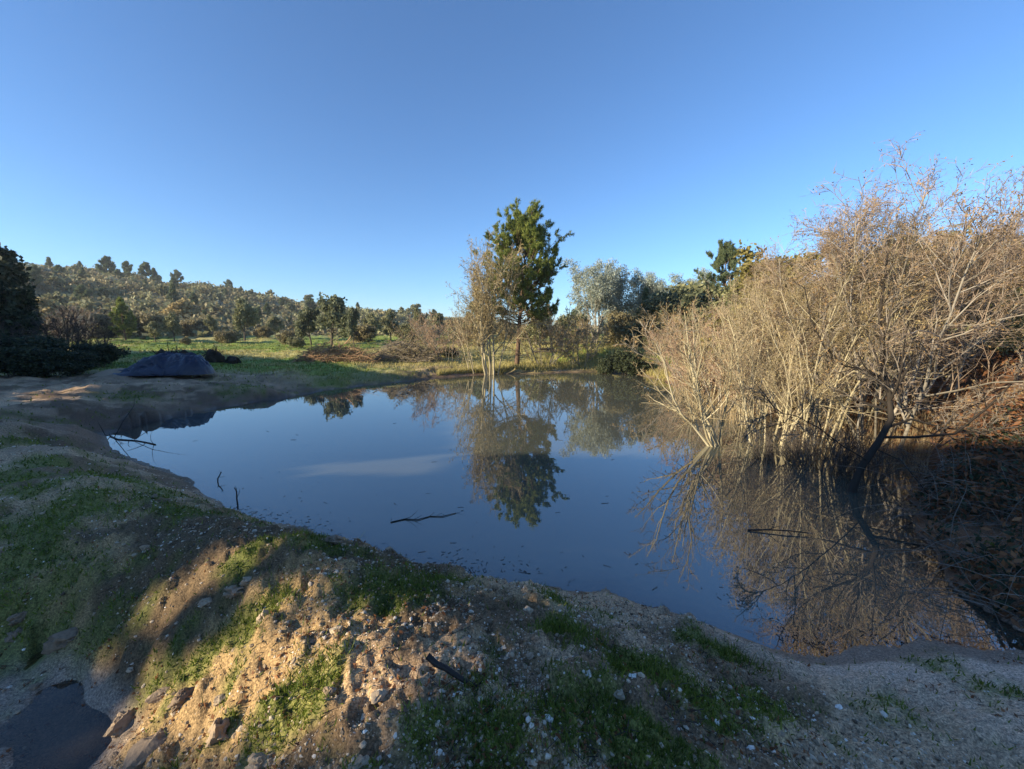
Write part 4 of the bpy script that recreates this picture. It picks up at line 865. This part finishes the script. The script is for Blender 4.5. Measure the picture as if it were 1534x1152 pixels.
g = G(); leaves(g, np.stack([x, y, z + rg.random(n) ** 2 * .55], -1), .075, rg, 0, None, .3)
obj('bracken', g.mesh('bracken', [M['bracken']]), kind='stuff', label='rusty dead bracken covering the right bank')
n = 30000; x = rg.uniform(4.3, 10.5, n); y = rg.uniform(3.2, 7.2, n); z, sd = height(x, y, True, True)
k = (sd > .02) & (fbm(x / .7, y / .7, 3, 133) + .25 * rg.normal(size=n) > -.3); x, y, z, sd = x[k], y[k], z[k], sd[k]; n = len(x)
g = G(); leaves(g, np.stack([x, y, z + rg.random(n) * .45 * sstep(0, .5, sd) + .02], -1), .042, rg, np.where(rg.random(n) < .5, 2, 0), None, .45)
m = 1500; i = rg.integers(0, n, m); P = grow(np.stack([x[i], y[i], z[i]], -1), np.stack([rg.normal(-.5, .7, m), rg.normal(-.2, .7, m), np.full(m, 1.1)], -1), rg.uniform(.5, 1.5, m), 6, .12, -.28, rg)
tubes(g, P, np.full((m, 6), .0045) * np.linspace(1, .5, 6), 3, 1, rg.random(m), True)
obj('brambles', g.mesh('brambles', [M['dark_leaf'], M['grey_twig'], M['bracken']]), kind='stuff', label='dark brambles hanging over the shaded right bank')

# ------------------------------------------------------------------ rocks and clods on the near bank
def rock(seed, s, rough=.2, mat='clod', tint=.5):
    rg = np.random.default_rng(seed); nu, nv = 34, 20
    a = np.linspace(0, 2 * math.pi, nu, endpoint=False); p = np.linspace(0, math.pi, nv)[1:-1]; Aa, Pp = np.meshgrid(a, p)
    D = np.stack([np.cos(Aa) * np.sin(Pp), np.sin(Aa) * np.sin(Pp), np.cos(Pp)], -1)
    D = np.concatenate([[[0, 0, 1.]], D.reshape(-1, 3), [[0, 0, -1.]]])
    k = seed * 3.7
    n = fbm(D[:, 0] * 1.6 + k, D[:, 1] * 1.6 + D[:, 2] * 2.3, 4, seed) + .5 * fbm(D[:, 2] * 2 + k, D[:, 0] * 2 - D[:, 1], 3, seed + 3)
    V = D * (1 + rough * n)[:, None]
    pl = norm(rg.normal(size=(7, 3)))                     # facets
    for q in pl:
        d = V @ q; V = V - np.maximum(d - .78, 0)[:, None] * q * .85
    V = V * np.array(s); ids = 1 + np.arange(nu * (nv - 2)).reshape(nv - 2, nu); nx = np.roll(ids, -1, 1)
    g = G().add(V, np.stack([ids[:-1], ids[1:], nx[1:], nx[:-1]], -1).reshape(-1, 4), 0, tint)
    g.f.append((np.stack([np.zeros(nu, int), ids[0], nx[0]], -1), np.zeros(nu, np.int32), np.full(nu, tint)))
    g.f.append((np.stack([np.full(nu, len(V) - 1), nx[-1], ids[-1]], -1), np.zeros(nu, np.int32), np.full(nu, tint)))
    return g.mesh('rock', [M[mat]], False)
for k, (px, py, z0, s, rot, tint, nm, lab) in enumerate([
        (275, 1050, .45, (.10, .065, .075), .9, .15, 'clod', 'dark wet clod on the lower slope above the pale stone'), (330, 1115, .48, (.065, .06, .10), .3, .5, 'stone', 'tall pale sunlit stone at the bottom left'),
        (245, 1022, .40, (.10, .06, .045), .7, .5, 'stone', 'flat tan stone beside the dark clod'), (395, 925, .8, (.045, .035, .07), .2, .7, 'stone', 'upright reddish stone in the sunlit grass patch'),
        (350, 882, .8, (.07, .055, .05), .5, .45, 'stone', 'round brown stone above the sunlit grass patch'), (372, 876, .8, (.05, .04, .035), .1, .6, 'stone', 'small pale stone next to the round brown stone'),
        (100, 965, .2, (.16, .10, .10), .6, .3, 'stone', 'large dark stone at the edge of the gully'), (30, 962, .12, (.10, .08, .055), .3, .25, 'stone', 'dark stone at the left edge of the gully'),
        (25, 915, .35, (.09, .07, .06), 1.1, .35, 'stone', 'brown stone at the left edge above the gully'), (185, 1075, .2, (.11, .09, .09), 1.5, .4, 'clod', 'earth clod at the gully bank on the right side'),
        (640, 842, .45, (.09, .07, .08), .2, .4, 'stone', 'grey stone on the shore edge at the middle'), (500, 828, .75, (.10, .08, .06), .2, .25, 'clod', 'dark clod on the berm crest by the water'),
        (235, 1120, .30, (.14, .10, .08), .9, .35, 'clod', 'brown clod beside the puddle at bottom left'), (395, 1145, .65, (.07, .05, .04), .4, .65, 'stone', 'low tan stone at the bottom edge'),
        (310, 912, .62, (.05, .04, .035), .4, .6, 'stone', 'small stone on the lit streak of the slope'), (220, 825, .68, (.06, .05, .04), 1.4, .55, 'stone', 'small grey stone on the shaded green slope'),
        (1255, 1068, .42, (.024, .02, .014), .3, 1.0, 'stone', 'white quartz stone on the gravel at lower right'), (945, 1062, .72, (.02, .015, .012), .3, 1.0, 'stone', 'white quartz pebble in green moss at lower middle'), (880, 1065, .75, (.02, .017, .012), .8, .9, 'stone', 'pale pebble left of the white quartz pebble')]):
    x, y = at_z(px, py, z0); z = h1(x, y)
    obj(nm, rock(200 + k, np.array(s) * (.72 if s[0] > .08 else .9), .42, 'gravel' if tint > .85 else 'clod', tint), None, (x, y, z + s[2] * .15), rot, 1, lab, 'stone' if nm == 'stone' else 'clod', 'stones on the near bank')
rg = np.random.default_rng(7)
protos = [rock(300 + q, (.022, .018, .013), .35, 'clod', .2 + .15 * q) for q in range(5)]
cnt = 0
while cnt < 36:
    a = rg.uniform(-R(54), R(30)); r = 1.5 * (8 / 1.5) ** rg.random(); x, y = r * math.sin(a), r * math.cos(a)
    z, sd = height(np.array([x]), np.array([y]), True, True)
    if sd[0] < .15: continue
    s = rg.uniform(.5, 1.7); obj('clod', protos[cnt % 5], None, (x, y, z[0] + .004 * s), rg.random() * 6, s, ('larger ' if s > 1.2 else 'small ' if s > .8 else 'tiny ') + 'earth clod on the near bank ' + next(w for lim, w in ((-3.5, 'at far left by the green slope'), (-2.2, 'on the left slope above the gully'), (-1.2, 'on the sunlit streaks'), (-.4, 'left of the dark stick'), (.5, 'around the dark stick'), (99, 'on the gravel at right')) if x < lim), 'clod', 'small clods on the near bank'); cnt += 1

# ------------------------------------------------------------------ sticks
def stick(P, r, nside=6, mat='wet_wood', twigs=0, seed=0, tw=.4):
    rg = np.random.default_rng(seed); P = np.asarray(P, float)[None]; K = P.shape[1]; L = np.linalg.norm(P[0, -1] - P[0, 0])
    Rr = r * np.linspace(1, .6, K)[None]; g = tubes(G(), P, Rr, nside, 0, .4)
    g.f.append((np.array([list(range(nside))[::-1]]), np.zeros(1, np.int32), np.array([.9]))); g.f.append((np.array([[(K - 1) * nside + q for q in range(nside)]]), np.zeros(1, np.int32), np.array([.9])))
    if twigs:
        Pc, Rc, _ = kids(P, Rr, np.array([L]), rg, twigs, .1, 1, .7, tw, 4, .2, 0, r * .25); Pc[..., 2] = np.clip(Pc[..., 2], P[0, :, 2].min() - .005, None); tubes(g, Pc, Rc, 3, 0, .4, True)
    return g.mesh('stick', [M[mat]], True)
a = np.array([*at_z(640, 985, 1.10), 1.10]); b = np.array([*at_z(722, 1050, .93), .93]); b[2] = h1(b[0], b[1]) - .02
tt = np.linspace(0, 1, 7)[:, None]; P = a * (1 - tt) + b * tt + rng.normal(size=(7, 3)) * .004
P[0, 2] = max(P[0, 2], h1(a[0], a[1]) + .05)
obj('stick', stick(P - b, .016, 8, 'wet_wood', 3, 1, .12), None, b, 0, 1, 'dark broken stick poking out of the near gravel bank', 'stick')
p0 = np.array([*at_z(170, 650), .01]); p1 = np.array([*at_z(225, 668), .012]); tt = np.linspace(0, 1, 6)[:, None]
obj('branch', stick((p1 - p0) * tt + rng.normal(size=(6, 3)) * [.09, .09, .004], .02, 6, 'wet_wood', 6, 2, .6), None, p0, 0, 1, 'floating dead branch at the left tip of the pond', 'branch')
def wtwig(px, py, H, lean, lab, seed):
    x, y = at_z(px, py); P = np.array([[0, 0, -.1], [lean * .3, 0, H * .4], [lean * .6, .03, H * .75], [lean, .02, H]])
    obj('stick', stick(P, .012, 5, 'wet_wood', 4, seed, .4), None, (x, y, 0), 0, 1, lab, 'stick')
wtwig(357, 757, .28, -.05, 'dark twig standing upright in the water by the near shore', 3)
wtwig(325, 722, .18, .08, 'small twig sticking up from the water left of the taller one', 4)
x, y = at_z(1120, 795); obj('stick', stick(np.array([[0, 0, .01], [.25, -.03, .03], [.5, -.08, .04], [.72, -.12, .03]]), .012, 5, 'wet_wood', 3, 5, .3), None, (x, y, 0), 0, 1, 'dark stick floating on the reflection of the right thicket', 'stick')
p0 = np.array([*at_z(1105, 935), .012]); p1 = np.array([*at_z(1440, 945), .01]); tt = np.linspace(0, 1, 9)[:, None]
x, y = at_z(585, 783); obj('branch', stick(np.array([[0, 0, .006], [.18, .10, .008], [.36, .07, .01], [.52, .19, .006], [.70, .18, .01], [.88, .30, .006]]), .009, 5, 'wet_wood', 5, 6, .35), None, (x, y, 0), 0, 1, 'floating twiggy branch left of the pine reflection', 'branch')
rg = np.random.default_rng(9); fl = [stick(np.cumsum(np.concatenate([[[0, 0, .004]], np.stack([np.full(4, .05), rg.normal(0, .012, 4), np.zeros(4)], -1)]), 0), .006, 4, 'wet_wood', q % 3, q) for q in range(6)]
cnt = 0
while cnt < 40:
    if cnt < 22: px, py = rg.uniform(180, 1000), rg.uniform(600, 870)
    elif cnt < 38:
        px = rg.uniform(400, 1080); py = np.interp(px, [400, 650, 900, 1100], [785, 850, 880, 945]) - rg.exponential(18) - 4
    else: px, py = rg.uniform(830, 1000), rg.uniform(670, 760)
    x, y = at_z(px, py); s0 = poly_sd(np.array([x]), np.array([y]))[0]
    if s0 > -.12: continue
    sz = rg.uniform(.35, 1.1); obj('floating_stick', fl[cnt % 6], None, (x, y, .002), rg.normal(0, .5), sz * (.36 + .036 * y), ('longer' if sz > .9 else 'short' if sz > .6 else 'tiny') + ' dark stick floating ' + next(w for lim, w in ((330, 'near the left tip of the pond'), (480, 'on open water left of the twiggy branch'), (680, 'left of the pine reflection'), (840, 'around the pine reflection'), (930, 'right of the pine reflection'), (9999, 'by the right thicket reflection')) if px < lim) + (', far out' if y > 9 else ', mid pond' if y > 5.5 else ', near shore'), 'stick', 'small sticks floating on the pond'); cnt += 1
n = 1100; px = rg.uniform(330, 1500, n); py = np.interp(px, [330, 480, 650, 800, 900, 1100, 1240, 1370, 1534], [760, 804, 850, 878, 884, 946, 990, 975, 986]) - rg.exponential(15, n)
q = np.array([at_z(a, b) for a, b in zip(px, py)]); k = (poly_sd(q[:, 0], q[:, 1]) < -.03) & (fbm(q[:, 0] / .5, q[:, 1] / .5, 3, 151) > -.05); q = q[k]; n = len(q)
aa = rg.random(n) * 3.14; D = np.stack([np.cos(aa), np.sin(aa), 0 * aa], -1) * rg.uniform(.005, .025, n)[:, None]; C = np.concatenate([q, np.full((n, 1), .004)], 1)
g = G(); tubes(g, np.stack([C - D, C + D], 1), np.full((n, 2), .0028), 3)
obj('floating_litter', g.mesh('floating_litter', [M['wet_wood']]), kind='stuff', label='fine dark plant litter floating along the near shore')

# ------------------------------------------------------------------ wood behind the photographer and to the left, whose shade falls over the bank
def inpoly(px, py, poly):
    return poly_sd(px, py, np.array(poly, float)) < 0
STREAKS = [[(520, 785), (395, 792), (330, 830), (255, 868), (170, 935), (190, 955), (250, 925), (320, 880), (390, 850), (480, 815)],
           [(540, 850), (440, 865), (350, 905), (330, 945), (400, 945), (470, 900), (560, 880)],
           [(610, 872), (500, 895), (440, 945), (330, 985), (230, 985), (180, 1030), (150, 1090), (140, 1152), (580, 1152), (585, 1070), (670, 1000), (670, 930)],
           [(330, 1060), (400, 1090), (380, 1152), (170, 1152), (230, 1105)],
           [(240, 735), (320, 738), (290, 765), (225, 760)], [(0, 640), (60, 650), (30, 668), (0, 668)], [(0, 586), (140, 580), (110, 600), (0, 606)]]
def lit(px, py):
    fx, fy = px / 60, py / 40; jit = 14 * fbm(fx, fy, 3, 161)
    L = py < np.interp(px, [-400, 165, 180, 300, 440, 560, 640, 661, 700, 1280, 1330, 1534, 2200], [470, 480, 522, 527, 540, 556, 566, 672, 686, 690, 672, 676, 690]) + jit * .25
    L |= (px > 372) & (px < 690) & (py > np.interp(px, [372, 660], [703, 678])) & (py < np.interp(px, [372, 640, 690], [711, 716, 690]))
    S = np.zeros(px.shape, bool)
    for pl in STREAKS: S |= poly_sd(px, py, np.array(pl, float)) < np.interp(py, [600, 800, 1100], [4, 5, 14]) + jit
    u, v = px * .45 + py * .89, px * .89 - py * .45
    D = (poly_sd(px, py, np.array([(330, 800), (60, 960), (110, 1152), (600, 1152), (690, 1000), (680, 880), (560, 850)], float)) < 0) & (fbm(u / 34, v / 170, 3, 163) > .42)
    return L | S | D
rg = np.random.default_rng(171)
n = 225000
q = rg.uniform(-5, 50, n); ph = -24 + rg.uniform(-2.6, 2.6, n); zt = 14.5 * rg.random(n)
P = np.stack([q * SN[0] + ph * SD[0], q * SN[1] + ph * SD[1], zt], -1)
P[:, 2] += height(P[:, 0], P[:, 1], False)
keep = zt < 12.5 + 1.5 * vnoise(q / 3, ph, 3) - sstep(8, 14, q) * 1.5
gx = np.arange(-26, 26, .16); gy = np.arange(-14, 44, .16); HX, HY = np.meshgrid(gx, gy); HG = height(HX, HY, True)
def hg(x, y):
    i = np.clip(((x - gx[0]) / .16).astype(int), 0, len(gx) - 1); j = np.clip(((y - gy[0]) / .16).astype(int), 0, len(gy) - 1); return np.maximum(HG[j, i], 0)
def lit_free(P):
    hit = P.copy(); done = np.zeros(len(P), bool)
    for k in range(420):
        nxt = hit + SDIR * .16 * ~done[:, None]; done |= nxt[:, 2] < hg(nxt[:, 0], nxt[:, 1]); hit = np.where(done[:, None], hit, nxt)
    hx, hy, dep = to_px(hit)
    return ~(lit(hx, hy) & (dep > .5))
keep &= lit_free(P)  # crown gaps shaped for the light: leaves shading the chosen sunlit patches are dropped
P = P[keep]
g = G(); leaves(g, P, .20, rg, 1, None, .75)
tq = np.arange(-5, 50, 3.1); B = np.stack([tq * SN[0] - 24 * SD[0], tq * SN[1] - 24 * SD[1]], -1) + rg.normal(size=(len(tq), 2)) * .8
B = np.concatenate([B, height(B[:, 0], B[:, 1], False)[:, None] - .2], 1)
B = B[(tq < -.5) | (tq > 6)]
T = grow(B, np.tile([[0, 0, 1.]], (len(B), 1)), np.full(len(B), 7.0), 7, .04, .1, rg); Rt = .16 * np.linspace(1.1, .3, 7)[None] + np.zeros((len(B), 1))
tubes(g, T, Rt, 7, 0); T1, R1, L1 = kids(T, Rt, np.full(len(B), 5.0), rg, 8, .3, 1, .8, .6, 5, .15, .1, .02); tubes(g, T1[lit_free(T1[:, 2]) & lit_free(T1[:, 4])], R1[lit_free(T1[:, 2]) & lit_free(T1[:, 4])], 4, 0)
obj('woodland', g.mesh('woodland', [M['dark_bark'], M['dark_leaf']]), kind='stuff', label='evergreen wood left of the pond, outside the picture, shading the near bank')

# ------------------------------------------------------------------ air
hm, t, out = new_mat('haze_air')
pv = N(t, 'ShaderNodeVolumePrincipled', Density=0.0003); pv.inputs['Color'].default_value = (.86, .92, 1.0, 1); pv.inputs['Anisotropy'].default_value = .2
t.links.new(pv.outputs[0], out.inputs['Volume'])
zt = float(GZ.max()) + 20
bx_ = 2750.0
V = np.array([[sx * bx_, sy * bx_, zz] for zz in (float(GZ.min()) - 1.5, zt) for sx, sy in ((-1, -1), (1, -1), (1, 1), (-1, 1))])
F = np.array([[0, 3, 2, 1], [4, 5, 6, 7], [0, 1, 5, 4], [1, 2, 6, 5], [2, 3, 7, 6], [3, 0, 4, 7]])
obj('haze', G().add(V, F).mesh('haze', [hm]), kind='stuff', label='thin bluish air over the valley')
